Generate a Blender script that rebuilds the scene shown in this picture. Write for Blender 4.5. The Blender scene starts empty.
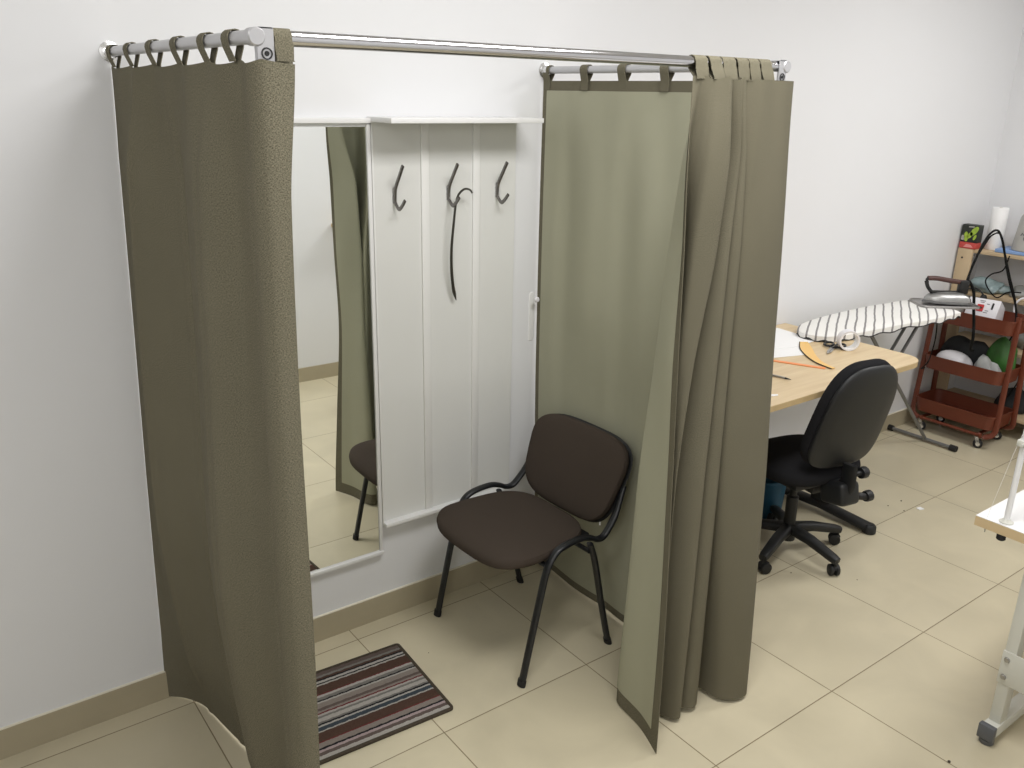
import bpy, bmesh, math, random
from mathutils import Vector, Matrix
random.seed(7)
R = math.radians
sc = bpy.context.scene
col = sc.collection
PI = math.pi

# ------------------------------------------------------------------ materials
def _nt(name):
    m = bpy.data.materials.new(name); m.use_nodes = True
    nt = m.node_tree
    return m, nt, nt.nodes['Principled BSDF']

def mat(name, c, rough=.5, metal=0., var=.04, scale=30., bump=0., bscale=200., spec=.5, coat=0.):
    m, nt, b = _nt(name)
    tc = nt.nodes.new('ShaderNodeTexCoord')
    n = nt.nodes.new('ShaderNodeTexNoise'); n.inputs['Scale'].default_value = scale; n.inputs['Detail'].default_value = 3
    nt.links.new(tc.outputs['Object'], n.inputs['Vector'])
    mx = nt.nodes.new('ShaderNodeMix'); mx.data_type = 'RGBA'
    mx.inputs[6].default_value = (*[max(0, x*(1-var*1.6)) for x in c], 1)
    mx.inputs[7].default_value = (*[min(1, x*(1+var*1.6)) for x in c], 1)
    nt.links.new(n.outputs['Fac'], mx.inputs[0]); nt.links.new(mx.outputs[2], b.inputs['Base Color'])
    b.inputs['Roughness'].default_value = rough; b.inputs['Metallic'].default_value = metal
    b.inputs['Specular IOR Level'].default_value = spec
    b.inputs['Coat Weight'].default_value = coat
    if bump:
        n2 = nt.nodes.new('ShaderNodeTexNoise'); n2.inputs['Scale'].default_value = bscale
        nt.links.new(tc.outputs['Object'], n2.inputs['Vector'])
        bp = nt.nodes.new('ShaderNodeBump'); bp.inputs['Strength'].default_value = bump; bp.inputs['Distance'].default_value = .002
        nt.links.new(n2.outputs['Fac'], bp.inputs['Height']); nt.links.new(bp.outputs['Normal'], b.inputs['Normal'])
    return m

def math_node(nt, op, a, b=None):
    n = nt.nodes.new('ShaderNodeMath'); n.operation = op
    for i, v in enumerate((a, b)):
        if v is None: continue
        if isinstance(v, (int, float)): n.inputs[i].default_value = v
        else: nt.links.new(v, n.inputs[i])
    return n.outputs[0]

def weave(name, c1, c2, su=1050., sv=300., bump=.35, rough=.95, big=.12):
    """coarse woven cloth on metric UVs: slubby threads both ways"""
    m, nt, b = _nt(name)
    uv = nt.nodes.new('ShaderNodeUVMap'); uv.uv_map = 'UVMap'
    facs = []
    for s in ((su, sv), (sv, su)):
        mp = nt.nodes.new('ShaderNodeMapping'); mp.inputs['Scale'].default_value = (s[0], s[1], 1)
        nt.links.new(uv.outputs[0], mp.inputs[0])
        n = nt.nodes.new('ShaderNodeTexNoise'); n.inputs['Scale'].default_value = 1; n.inputs['Detail'].default_value = 2
        nt.links.new(mp.outputs[0], n.inputs['Vector']); facs.append(n.outputs['Fac'])
    h = math_node(nt, 'MULTIPLY', math_node(nt, 'ADD', facs[0], facs[1]), .5)
    mr = nt.nodes.new('ShaderNodeMapRange'); mr.inputs[1].default_value = .40; mr.inputs[2].default_value = .60
    nt.links.new(h, mr.inputs[0])
    nb = nt.nodes.new('ShaderNodeTexNoise'); nb.inputs['Scale'].default_value = 5; nt.links.new(uv.outputs[0], nb.inputs['Vector'])
    mx = nt.nodes.new('ShaderNodeMix'); mx.data_type = 'RGBA'
    mx.inputs[6].default_value = (*c1, 1); mx.inputs[7].default_value = (*c2, 1)
    nt.links.new(mr.outputs[0], mx.inputs[0])
    m2 = nt.nodes.new('ShaderNodeMix'); m2.data_type = 'RGBA'; m2.blend_type = 'MULTIPLY'; m2.inputs[0].default_value = big
    nt.links.new(mx.outputs[2], m2.inputs[6]); nt.links.new(nb.outputs['Fac'], m2.inputs[7])
    nt.links.new(m2.outputs[2], b.inputs['Base Color'])
    b.inputs['Roughness'].default_value = rough; b.inputs['Specular IOR Level'].default_value = .15
    bp = nt.nodes.new('ShaderNodeBump'); bp.inputs['Strength'].default_value = bump; bp.inputs['Distance'].default_value = .0015
    nt.links.new(h, bp.inputs['Height']); nt.links.new(bp.outputs['Normal'], b.inputs['Normal'])
    return m

M = {}
M['wall'] = mat('painted_wall', (.775, .782, .80), .75, var=.008, scale=2.5, bump=.02, bscale=60)
M['ceiling'] = mat('ceiling_paint', (.72, .72, .72), .9, var=.01)
M['skirting'] = mat('skirting_tile', (.42, .37, .262), .3, var=.05, scale=6)
M['grout_line'] = mat('skirting_filler', (.82, .78, .66), .8)
M['cloth'] = weave('curtain_cloth', (.080, .072, .047), (.240, .221, .160))
M['lining'] = weave('curtain_lining', (.365, .362, .268), (.41, .405, .305), su=1500, sv=900, bump=.08, big=.05)
M['hem'] = weave('curtain_hem', (.085, .076, .048), (.19, .173, .118))
M['chrome'] = mat('chrome', (.60, .60, .62), .13, 1, var=.01)
M['satin'] = mat('satin_metal', (.52, .52, .535), .36, .6, var=.02)
M['flange'] = mat('flange_metal', (.78, .78, .78), .22, .9, var=.02)
M['black'] = mat('black_cap', (.008, .008, .008), .5)
M['mirror'] = mat('mirror_glass', (.93, .95, .93), .0, 1, var=0)
M['white_lam'] = mat('white_laminate', (.80, .80, .80), .35, var=.01)
M['panel'] = mat('white_board', (.74, .745, .725), .42, var=.012, scale=4)
M['panel2'] = mat('white_batten', (.80, .80, .785), .4, var=.012, scale=4)
M['hook'] = mat('hook_metal', (.20, .19, .185), .25, .9)
M['horn'] = mat('shoehorn_metal', (.085, .08, .07), .3, .7)
M['seatfab'] = mat('brown_fabric', (.060, .0465, .037), .95, var=.25, scale=900, bump=.35, bscale=900, spec=.15)
M['frame'] = mat('black_frame', (.009, .010, .012), .38, var=.05, bump=.03, bscale=500)
M['rubber'] = mat('black_rubber', (.01, .01, .01), .7)
M['desk'] = mat('desk_wood_edge', (.50, .37, .19), .5, var=.1, scale=30)
M['blackplast'] = mat('black_plastic', (.010, .0105, .011), .5, var=.1)
M['darkfab'] = mat('black_fabric', (.018, .018, .020), .95, var=.3, scale=500, bump=.3, bscale=700, spec=.1)
M['shell'] = mat('chair_shell', (.010, .011, .012), .48, var=.08, bump=.1, bscale=900)
M['leggrey'] = mat('board_leg_paint', (.20, .20, .20), .4, .5)
M['cart'] = mat('red_brown_paint', (.145, .033, .015), .42, var=.06, scale=12)
M['wheel'] = mat('caster_rubber', (.012, .012, .012), .6)
M['caster'] = mat('caster_metal', (.75, .75, .75), .25, .9)
M['pine'] = mat('pine_wood', (.56, .43, .27), .6, var=.12, scale=9)
M['greyplastic'] = mat('bag_plastic', (.34, .35, .34), .4, var=.15, scale=20, bump=.5, bscale=30)
M['white'] = mat('white_plastic', (.78, .77, .80), .4, var=.02)
M['paper'] = mat('white_paper', (.88, .88, .88), .8, var=.01)
M['red'] = mat('red_plastic', (.45, .02, .02), .4)
M['redcard'] = mat('red_card', (.55, .07, .06), .5)
M['green'] = mat('green_bag', (.035, .13, .02), .45, var=.35, scale=18, bump=.5, bscale=30)
M['darkbag'] = mat('dark_cloth', (.02, .022, .024), .8, var=.3, scale=20)
M['box_dark'] = mat('box_print_dark', (.02, .025, .02), .45, var=.3, scale=20)
M['lime'] = mat('lime_print', (.35, .50, .05), .5, var=.3, scale=40)
M['tin'] = mat('grey_tin', (.42, .41, .38), .45, .1, var=.04)
M['blue'] = mat('blue_folder', (.22, .35, .62), .5)
M['bluebin'] = mat('blue_plastic', (.01, .085, .16), .5)
M['teal'] = mat('pale_blue_bag', (.25, .33, .34), .35, var=.3, scale=15, bump=.6, bscale=30)
M['orange'] = mat('orange_plastic', (.86, .26, .05), .3)
M['yellow'] = mat('yellow_plastic', (.86, .52, .13), .3, var=.03)
M['steel'] = mat('steel', (.42, .41, .40), .3, .9)
M['ironsteel'] = mat('iron_body', (.36, .36, .355), .36, .8)
M['handle'] = mat('iron_handle', (.075, .03, .025), .45)
M['machine'] = mat('machine_grey_paint', (.62, .62, .56), .4, var=.02)
M['cap'] = mat('dark_grey_cap', (.10, .105, .115), .5)
M['crumb'] = mat('floor_crumb', (.05, .04, .03), .9)
M['scrap'] = mat('paper_scrap', (.85, .85, .85), .9)
M['cord'] = mat('black_cord', (.006, .006, .006), .8, spec=.2)
M['cardboard'] = mat('cardboard', (.40, .33, .22), .8, var=.1)
M['thread'] = mat('white_thread', (.8, .8, .78), .8)

def floor_material():
    m, nt, b = _nt('floor_tiles')
    g = nt.nodes.new('ShaderNodeNewGeometry')
    mp = nt.nodes.new('ShaderNodeMapping'); mp.vector_type = 'POINT'
    mp.inputs['Location'].default_value = (-1.8229 + 6.0 + .0013, .6795 + 6.0 + .0013, 0)
    nt.links.new(g.outputs['Position'], mp.inputs[0])
    br = nt.nodes.new('ShaderNodeTexBrick'); br.offset = 0; br.squash = 1
    br.inputs['Scale'].default_value = 1; br.inputs['Brick Width'].default_value = .6; br.inputs['Row Height'].default_value = .6
    br.inputs['Mortar Size'].default_value = .0021; br.inputs['Mortar Smooth'].default_value = .3
    br.inputs['Color1'].default_value = (.64, .578, .42, 1); br.inputs['Color2'].default_value = (.605, .545, .392, 1)
    br.inputs['Mortar'].default_value = (.25, .20, .12, 1)
    nt.links.new(mp.outputs[0], br.inputs['Vector'])
    n = nt.nodes.new('ShaderNodeTexNoise'); n.inputs['Scale'].default_value = 3.2; n.inputs['Detail'].default_value = 6; n.inputs['Distortion'].default_value = .6
    nt.links.new(g.outputs['Position'], n.inputs['Vector'])
    cr = nt.nodes.new('ShaderNodeValToRGB')
    cr.color_ramp.elements[0].position = .3; cr.color_ramp.elements[0].color = (.86, .86, .86, 1)
    cr.color_ramp.elements[1].position = .72; cr.color_ramp.elements[1].color = (1, 1, 1, 1)
    nt.links.new(n.outputs['Fac'], cr.inputs[0])
    mx = nt.nodes.new('ShaderNodeMix'); mx.data_type = 'RGBA'; mx.blend_type = 'MULTIPLY'; mx.inputs[0].default_value = 1
    nt.links.new(br.outputs['Color'], mx.inputs[6]); nt.links.new(cr.outputs[0], mx.inputs[7])
    nt.links.new(mx.outputs[2], b.inputs['Base Color'])
    mr = nt.nodes.new('ShaderNodeMapRange'); mr.inputs[3].default_value = .22; mr.inputs[4].default_value = .42
    nt.links.new(n.outputs['Fac'], mr.inputs[0]); nt.links.new(mr.outputs[0], b.inputs['Roughness'])
    b.inputs['Specular IOR Level'].default_value = .35
    bp = nt.nodes.new('ShaderNodeBump'); bp.invert = True; bp.inputs['Strength'].default_value = .4; bp.inputs['Distance'].default_value = .001
    nt.links.new(br.outputs['Fac'], bp.inputs['Height']); nt.links.new(bp.outputs['Normal'], b.inputs['Normal'])
    return m
M['floor'] = floor_material()

def desk_material():
    m, nt, b = _nt('light_wood_laminate')
    tc = nt.nodes.new('ShaderNodeTexCoord')
    mp = nt.nodes.new('ShaderNodeMapping'); mp.inputs['Scale'].default_value = (1.6, 22, 22)
    nt.links.new(tc.outputs['Object'], mp.inputs[0])
    n = nt.nodes.new('ShaderNodeTexNoise'); n.inputs['Scale'].default_value = 2; n.inputs['Detail'].default_value = 5
    nt.links.new(mp.outputs[0], n.inputs['Vector'])
    cr = nt.nodes.new('ShaderNodeValToRGB')
    cr.color_ramp.elements[0].position = .3; cr.color_ramp.elements[0].color = (.60, .45, .255, 1)
    cr.color_ramp.elements[1].position = .7; cr.color_ramp.elements[1].color = (.70, .555, .345, 1)
    nt.links.new(n.outputs['Fac'], cr.inputs[0]); nt.links.new(cr.outputs[0], b.inputs['Base Color'])
    b.inputs['Roughness'].default_value = .38
    return m
M['desktop'] = desk_material()

def board_material():
    """white cotton with grey stripes running across the board"""
    m, nt, b = _nt('striped_cotton')
    tc = nt.nodes.new('ShaderNodeTexCoord')
    sx = nt.nodes.new('ShaderNodeSeparateXYZ'); nt.links.new(tc.outputs['Object'], sx.inputs[0])
    n = nt.nodes.new('ShaderNodeTexNoise'); n.inputs['Scale'].default_value = 4
    nt.links.new(tc.outputs['Object'], n.inputs['Vector'])
    v = math_node(nt, 'ADD', math_node(nt, 'MULTIPLY', sx.outputs[0], .52), math_node(nt, 'MULTIPLY', n.outputs['Fac'], .02))
    v = math_node(nt, 'ADD', v, math_node(nt, 'MULTIPLY', sx.outputs[1], -.855))
    fr = math_node(nt, 'FRACT', math_node(nt, 'DIVIDE', v, .043))
    st = math_node(nt, 'LESS_THAN', fr, .21)
    mx = nt.nodes.new('ShaderNodeMix'); mx.data_type = 'RGBA'
    mx.inputs[6].default_value = (.83, .82, .79, 1); mx.inputs[7].default_value = (.26, .25, .25, 1)
    nt.links.new(st, mx.inputs[0]); nt.links.new(mx.outputs[2], b.inputs['Base Color'])
    b.inputs['Roughness'].default_value = .9
    return m
M['striped'] = board_material()

def mat_stripes():
    """doormat pile: lengthwise stripes across the local y axis"""
    m, nt, b = _nt('striped_pile')
    tc = nt.nodes.new('ShaderNodeTexCoord')
    sx = nt.nodes.new('ShaderNodeSeparateXYZ'); nt.links.new(tc.outputs['Object'], sx.inputs[0])
    mr = nt.nodes.new('ShaderNodeMapRange'); mr.inputs[1].default_value = .195; mr.inputs[2].default_value = -.195
    nt.links.new(sx.outputs[1], mr.inputs[0])
    n = nt.nodes.new('ShaderNodeTexNoise'); n.inputs['Scale'].default_value = 160
    nt.links.new(tc.outputs['Object'], n.inputs['Vector'])
    fac = math_node(nt, 'ADD', mr.outputs[0], math_node(nt, 'MULTIPLY', math_node(nt, 'SUBTRACT', n.outputs['Fac'], .5), .012))
    cr = nt.nodes.new('ShaderNodeValToRGB'); cr.color_ramp.interpolation = 'CONSTANT'
    br = (.092, .055, .042); pale = (.42, .40, .37); gr = (.20, .19, .175); bk = (.022, .022, .025); rd = (.16, .03, .035); tp = (.26, .225, .20); bl = (.055, .07, .085); pk = (.40, .32, .32); md=(.13,.10,.09)
    st = [(0, md), (.035, gr), (.06, br), (.085, bk), (.105, pale), (.13, bk), (.145, pale), (.165, br), (.27, rd), (.285, pale), (.31, gr), (.345, bk), (.36, pale), (.38, tp), (.44, md), (.47, tp), (.495, rd), (.51, pale), (.535, gr), (.555, pale), (.60, gr), (.62, bk), (.64, pale), (.66, bl), (.70, pale), (.715, br), (.82, rd), (.83, tp), (.885, bk), (.905, pk), (.93, md), (.965, pale)]
    el = cr.color_ramp.elements
    el[0].position = 0; el[0].color = (*st[0][1], 1); el[1].position = st[1][0]; el[1].color = (*st[1][1], 1)
    for p, c in st[2:]:
        e = el.new(p); e.color = (*c, 1)
    nt.links.new(fac, cr.inputs[0])
    m2 = nt.nodes.new('ShaderNodeMix'); m2.data_type = 'RGBA'; m2.blend_type = 'MULTIPLY'; m2.inputs[0].default_value = .3
    nt.links.new(cr.outputs[0], m2.inputs[6]); nt.links.new(n.outputs['Fac'], m2.inputs[7])
    nt.links.new(m2.outputs[2], b.inputs['Base Color']); b.inputs['Roughness'].default_value = 1; b.inputs['Specular IOR Level'].default_value = .05
    bp = nt.nodes.new('ShaderNodeBump'); bp.inputs['Strength'].default_value = .8; bp.inputs['Distance'].default_value = .003
    nt.links.new(n.outputs['Fac'], bp.inputs['Height']); nt.links.new(bp.outputs['Normal'], b.inputs['Normal'])
    return m
M['pile'] = mat_stripes()
M['binding'] = mat('mat_binding', (.055, .042, .028), .95, var=.2, scale=300)

# ------------------------------------------------------------------ mesh helpers
def fresh(): return bmesh.new()

def _place(bm, verts, loc, rot):
    if rot is not None:
        mt = rot if isinstance(rot, Matrix) else (Matrix.Rotation(rot[2], 4, 'Z') @ Matrix.Rotation(rot[1], 4, 'Y') @ Matrix.Rotation(rot[0], 4, 'X'))
    else: mt = Matrix.Identity(4)
    bmesh.ops.transform(bm, matrix=Matrix.Translation(loc) @ mt, verts=verts)

def box(bm, c, s, rot=None, bev=0.0, seg=2):
    """box centred on c, size s"""
    t = bmesh.new(); bmesh.ops.create_cube(t, size=1)
    bmesh.ops.scale(t, vec=Vector(s), verts=t.verts)
    if bev: bmesh.ops.bevel(t, geom=list(t.edges), offset=bev, segments=seg, affect='EDGES', profile=.5)
    _place(t, t.verts, Vector(c), rot); _merge(bm, t); return bm

def _merge(bm, t):
    me = bpy.data.meshes.new('tmp'); t.to_mesh(me); t.free(); bm.from_mesh(me); bpy.data.meshes.remove(me)

def sweep(bm, pts, sec, closed=False, caps=True, up=None):
    """sweep a closed 2D section [(a,b)] along pts with parallel transport"""
    pts = [Vector(p) for p in pts]; n = len(pts); rings = []
    tang = []
    for i in range(n):
        a = pts[(i-1) % n] if (closed or i > 0) else pts[i]
        b = pts[(i+1) % n] if (closed or i < n-1) else pts[i]
        tang.append((b-a).normalized())
    ref = Vector(up) if up else (Vector((0, 0, 1)) if abs(tang[0].z) < .9 else Vector((1, 0, 0)))
    for i in range(n):
        t = tang[i]; s = t.cross(ref)
        if s.length < 1e-5: s = t.cross(Vector((.3, .8, .1)))
        s.normalize(); v = s.cross(t).normalized()
        if not up: ref = v
        rings.append([bm.verts.new(pts[i] + s*a + v*b) for a, b in (sec(i/(n-1)) if callable(sec) else sec)])
    m = len(rings[0])
    for i in range(n if closed else n-1):
        A, B = rings[i], rings[(i+1) % n]
        for k in range(m): bm.faces.new((A[k], A[(k+1) % m], B[(k+1) % m], B[k]))
    if caps and not closed:
        bm.faces.new(list(reversed(rings[0]))); bm.faces.new(rings[-1])
    return bm

def circ(r, k=14, ry=None):
    ry = r if ry is None else ry
    return [(r*math.cos(2*PI*i/k), ry*math.sin(2*PI*i/k)) for i in range(k)]

def tube(bm, pts, r, k=12, ry=None, **kw): return sweep(bm, pts, circ(r, k, ry), **kw)

def smooth_path(pts, n=6, closed=False):
    P = [Vector(p) for p in pts]; out = []; N = len(P)
    for i in range(N if closed else N-1):
        if closed: a, b, c, d = P[(i-1) % N], P[i], P[(i+1) % N], P[(i+2) % N]
        else: a, b, c, d = P[max(i-1, 0)], P[i], P[i+1], P[min(i+2, N-1)]
        for k in range(n):
            t = k/n
            out.append(.5*((2*b) + (c-a)*t + (2*a-5*b+4*c-d)*t*t + (3*b-a-3*c+d)*t**3))
    if not closed: out.append(P[-1])
    return out

def lathe(bm, prof, c=(0, 0, 0), k=28, rot=None, cap=True):
    t = bmesh.new(); rings = []
    for r, z in prof:
        rings.append([t.verts.new((r*math.cos(2*PI*i/k), r*math.sin(2*PI*i/k), z)) for i in range(k)])
    for A, B in zip(rings, rings[1:]):
        for i in range(k): t.faces.new((A[i], A[(i+1) % k], B[(i+1) % k], B[i]))
    if cap:
        if prof[0][0] > 1e-6: t.faces.new(list(reversed(rings[0])))
        if prof[-1][0] > 1e-6: t.faces.new(rings[-1])
    bmesh.ops.remove_doubles(t, verts=t.verts, dist=1e-6)
    _place(t, t.verts, Vector(c), rot); _merge(bm, t); return bm

def prism(bm, outline, z0, z1, mt=None, bev=0.):
    """extrude a 2D outline"""
    t = bmesh.new()
    a = [t.verts.new((x, y, z0)) for x, y in outline]; b = [t.verts.new((x, y, z1)) for x, y in outline]
    n = len(a)
    t.faces.new(list(reversed(a))); t.faces.new(b)
    for i in range(n): t.faces.new((a[i], a[(i+1) % n], b[(i+1) % n], b[i]))
    bmesh.ops.recalc_face_normals(t, faces=t.faces)
    if bev:
        es = [e for e in t.edges if abs(e.verts[0].co.z-e.verts[1].co.z) < 1e-6]
        bmesh.ops.bevel(t, geom=es, offset=bev, segments=3, affect='EDGES', profile=.6)
    if mt is not None: bmesh.ops.transform(t, matrix=mt, verts=t.verts)
    _merge(bm, t); return bm

def rrect(w, h, r, k=5):
    out = []
    for cx, cy, a0 in ((w/2-r, h/2-r, 0), (-w/2+r, h/2-r, 90), (-w/2+r, -h/2+r, 180), (w/2-r, -h/2+r, 270)):
        for i in range(k+1):
            a = R(a0+90*i/k); out.append((cx+r*math.cos(a), cy+r*math.sin(a)))
    return out

def basis(o, x, y):
    """matrix with origin o and axes x, y, x*y"""
    x = Vector(x).normalized(); y = Vector(y); y = (y - x*y.dot(x)).normalized(); z = x.cross(y)
    return Matrix(((x.x, y.x, z.x, o[0]), (x.y, y.y, z.y, o[1]), (x.z, y.z, z.z, o[2]), (0, 0, 0, 1)))

ROOT = {}
def thing(name, label, cat, loc=(0, 0, 0), rz=0., group=None):
    o = bpy.data.objects.new(name, None); col.objects.link(o)
    o.empty_display_size = .05
    o.location = loc; o.rotation_euler = (0, 0, rz); o['label'] = label; o['category'] = cat
    if group: o['group'] = group
    ROOT[o.name] = Matrix.Translation(loc) @ Matrix.Rotation(rz, 4, 'Z')
    return o

def tag(o, label, cat, group=None, kind=None):
    o['label'] = label; o['category'] = cat
    if group: o['group'] = group
    if kind: o['kind'] = kind
    return o

def obj(name, bm, m, parent=None, local=False, smooth=40, kind=None, label=None):
    """link bm as one mesh object; coordinates are world unless local"""
    bmesh.ops.recalc_face_normals(bm, faces=bm.faces)
    me = bpy.data.meshes.new(name); bm.to_mesh(me); bm.free()
    for mm in (m if isinstance(m, (list, tuple)) else [m]): me.materials.append(mm)
    if smooth:
        me.polygons.foreach_set('use_smooth', [True]*len(me.polygons))
        me.set_sharp_from_angle(angle=R(smooth))
    o = bpy.data.objects.new(name, me); col.objects.link(o)
    if parent is not None:
        o.parent = parent
        ROOT[o.name] = ROOT[parent.name]
        if not local: me.transform(ROOT[parent.name].inverted())
    else:
        vs = [v.co for v in me.vertices]
        c = Vector(((min(v.x for v in vs)+max(v.x for v in vs))/2, (min(v.y for v in vs)+max(v.y for v in vs))/2, min(v.z for v in vs)))
        me.transform(Matrix.Translation(-c)); o.location = c; ROOT[o.name] = Matrix.Translation(c)
    if kind: o['kind'] = kind
    if label: o['label'] = label
    return o

def struct(name, bm, m, parent=None): return obj(name, bm, m, parent, kind='structure', smooth=30)

# ------------------------------------------------------------------ room shell
X0, X1, YF, H = -2.6, 6.274, -2.87, 2.95
struct('floor', box(fresh(), ((X0+X1)/2, YF/2, -.05), (X1-X0+.2, -YF+.2, .1)), M['floor'])
struct('wall_back', box(fresh(), ((X0+X1)/2, .05, H/2), (X1-X0+.2, .1, H)), M['wall'])
struct('wall_right', box(fresh(), (X1+.05, YF/2, H/2), (.1, -YF, H)), M['wall'])
struct('wall_left', box(fresh(), (X0-.05, YF/2, H/2), (.1, -YF, H)), mat('low_bounce_grey', (.33, .33, .33), .8))  # unseen wall, greyed to cut bounced light on the left curtain
struct('wall_front', box(fresh(), ((X0+X1)/2, YF-.05, H/2), (X1-X0+.2, .1, H)), M['wall'])
struct('ceiling', box(fresh(), ((X0+X1)/2, YF/2, H+.05), (X1-X0+.2, -YF+.2, .1)), M['ceiling'])
sk = struct('baseboard_back', box(fresh(), ((X0+X1)/2, -.005, .05), (X1-X0, .01, .10)), M['skirting'])
struct('baseboard_filler', box(fresh(), ((X0+X1)/2, -.004, .1015), (X1-X0, .008, .003)), M['grout_line'], sk)
struct('baseboard_right', box(fresh(), (X1-.005, YF/2-.01, .05), (.01, -YF-.02, .10)), M['skirting'])
struct('baseboard_front', box(fresh(), ((X0+X1)/2, YF+.005, .05), (X1-X0-.02, .01, .10)), M['skirting'])
struct('baseboard_left', box(fresh(), (X0+.005, YF/2-.01, .05), (.01, -YF-.02, .10)), M['skirting'])

# ------------------------------------------------------------------ curtain rail
XL, XR, YB, ZR, RR = 1.222, 2.69, -1.03, 2.017, .0125
rail = thing('curtain_rail', 'chrome tube frame holding up the fitting cubicle curtains on the wall', 'curtain rail', (XL, -.5, ZR))
def tube_bm(a, b, r=RR, k=20): return tube(fresh(), [a, b], r, k)
obj('side_rod', tube_bm((XL, -.005, ZR), (XL, YB, ZR)), M['satin'], rail)
obj('side_rod', tube_bm((XR, -.005, ZR), (XR, YB, ZR)), M['satin'], rail)
obj('front_rod', tube_bm((XL-.005, YB, ZR), (XR+.005, YB, ZR), .0135, 24), M['chrome'], rail)
for x in (XL, XR):
    fl = fresh(); lathe(fl, [(.026, 0), (.026, .004), (.017, .006), (.017, .03), (.0135, .03)], (x, 0, ZR), 28, (R(90), 0, 0))
    f = obj('wall_flange', fl, M['flange'], rail)
    scr = fresh(); lathe(scr, [(.003, 0), (.003, .003), (0, .0035)], (x-.0, -.02, ZR-.017), 10, (R(180), 0, 0)); obj('screw', scr, M['black'], f)
for x, s in ((XL, -1), (XR, 1)):
    b = fresh(); lathe(b, [(0, 0), (.0135, 0), (.0155, .002), (.0155, .026), (.0125, .026)], (x, YB-.020, ZR), 24, (R(-90), 0, 0))
    pl = obj('corner_joint', b, M['satin'], rail)
    b = fresh(); prism(b, rrect(.030, .060, .004), -.0015, .0015, basis((x - s*.016, YB-.0155, ZR-.014), (1, 0, 0), (0, 0, 1)))
    box(b, (x - s*.016, YB-.001, ZR+.0145), (.030, .032, .002))
    box(b, (x - s*.006, YB-.004, ZR-.028), (.003, .022, .034))
    obj('corner_bracket', b, M['satin'], rail)
    b = fresh(); tube(b, [Vector((x-s*.017+.009*math.cos(a), YB-.018, ZR-.027+.009*math.sin(a))) for a in [2*PI*i/20 for i in range(20)]], .0014, 6, closed=True)
    lathe(b, [(.0045, 0), (.004, .002), (0, .002)], (x-s*.017, YB-.017, ZR-.027), 14, (R(90), 0, 0))
    obj('bracket_screw', b, M['black'], rail)

# ------------------------------------------------------------------ curtains
def cr1(vals, t):
    n = len(vals)-1; f = min(max(t, 0), 1)*n; i = min(int(f), n-1); f -= i
    a, b, c, d = vals[max(i-1, 0)], vals[i], vals[i+1], vals[min(i+2, n)]
    return .5*((2*b)+(c-a)*f+(2*a-5*b+4*c-d)*f*f+(3*b-a-3*c+d)*f**3)

def curtain_geo(levels, nu, nv, zbot, ztop):
    """levels: [(z, [(x,y)...])] from low to high with equal point counts"""
    zs = [l[0] for l in levels]
    def xy(u, z):
        if z <= zs[0]: lo = hi = 0; f = 0
        elif z >= zs[-1]: lo = hi = len(zs)-1; f = 0
        else:
            lo = max(i for i in range(len(zs)) if zs[i] <= z); hi = lo+1
            f = (z-zs[lo])/(zs[hi]-zs[lo])
        def at(i):
            i = min(max(i, 0), len(zs)-1); P = levels[i][1]
            return cr1([p[0] for p in P], u), cr1([p[1] for p in P], u)
        if lo == hi: return at(lo)
        a, b, c, d = at(lo-1) if lo else at(lo), at(lo), at(hi), at(hi+1) if hi+1 < len(zs) else at(hi)
        # limited Catmull-Rom in z
        out = []
        for k in (0, 1):
            m1 = (c[k]-a[k])/2; m2 = (d[k]-b[k])/2; dd = c[k]-b[k]
            if dd*m1 <= 0: m1 = 0
            if dd*m2 <= 0: m2 = 0
            m1 = math.copysign(min(abs(m1), 2*abs(dd)), m1); m2 = math.copysign(min(abs(m2), 2*abs(dd)), m2)
            h00 = 2*f**3-3*f*f+1; h10 = f**3-2*f*f+f; h01 = -2*f**3+3*f*f; h11 = f**3-f*f
            out.append(h00*b[k]+h10*m1+h01*c[k]+h11*m2)
        return out
    G = []
    for j in range(nv+1):
        row = []
        for i in range(nu+1):
            u = i/nu; zb, zt = zbot(u), ztop(u); z = zb+(zt-zb)*j/nv
            x, y = xy(u, z); row.append(Vector((x, y, z)))
        G.append(row)
    N = []
    for j in range(nv+1):
        row = []
        for i in range(nu+1):
            du = G[j][min(i+1, nu)]-G[j][max(i-1, 0)]; dv = G[min(j+1, nv)][i]-G[max(j-1, 0)][i]
            n = du.cross(dv); row.append(n.normalized() if n.length > 1e-9 else Vector((0, -1, 0)))
        N.append(row)
    return G, N, xy

def grid_sheet(G, N, i0, i1, j0, j1, off_out, off_in, arc):
    """closed thin sheet between two normal offsets with metric UVs"""
    bm = bmesh.new(); uvl = bm.loops.layers.uv.new('UVMap')
    A = [[bm.verts.new(G[j][i]+N[j][i]*off_out) for i in range(i0, i1+1)] for j in range(j0, j1+1)]
    B = [[bm.verts.new(G[j][i]+N[j][i]*off_in) for i in range(i0, i1+1)] for j in range(j0, j1+1)]
    uv = {}
    for S in (A, B):
        for jj, row in enumerate(S):
            for ii, v in enumerate(row): uv[v] = (arc[i0+ii], G[j0+jj][i0+ii].z)
    def f(*vs):
        fc = bm.faces.new(vs)
        for l in fc.loops: l[uvl].uv = uv[l.vert]
    nj, ni = len(A)-1, len(A[0])-1
    for j in range(nj):
        for i in range(ni):
            f(A[j][i], A[j][i+1], A[j+1][i+1], A[j+1][i]); f(B[j][i], B[j+1][i], B[j+1][i+1], B[j][i+1])
    for j in range(nj):
        f(A[j][0], A[j+1][0], B[j+1][0], B[j][0]); f(A[j][ni], B[j][ni], B[j+1][ni], A[j+1][ni])
    for i in range(ni):
        f(A[0][i], B[0][i], B[0][i+1], A[0][i+1]); f(A[nj][i], A[nj][i+1], B[nj][i+1], B[nj][i])
    return bm

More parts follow.
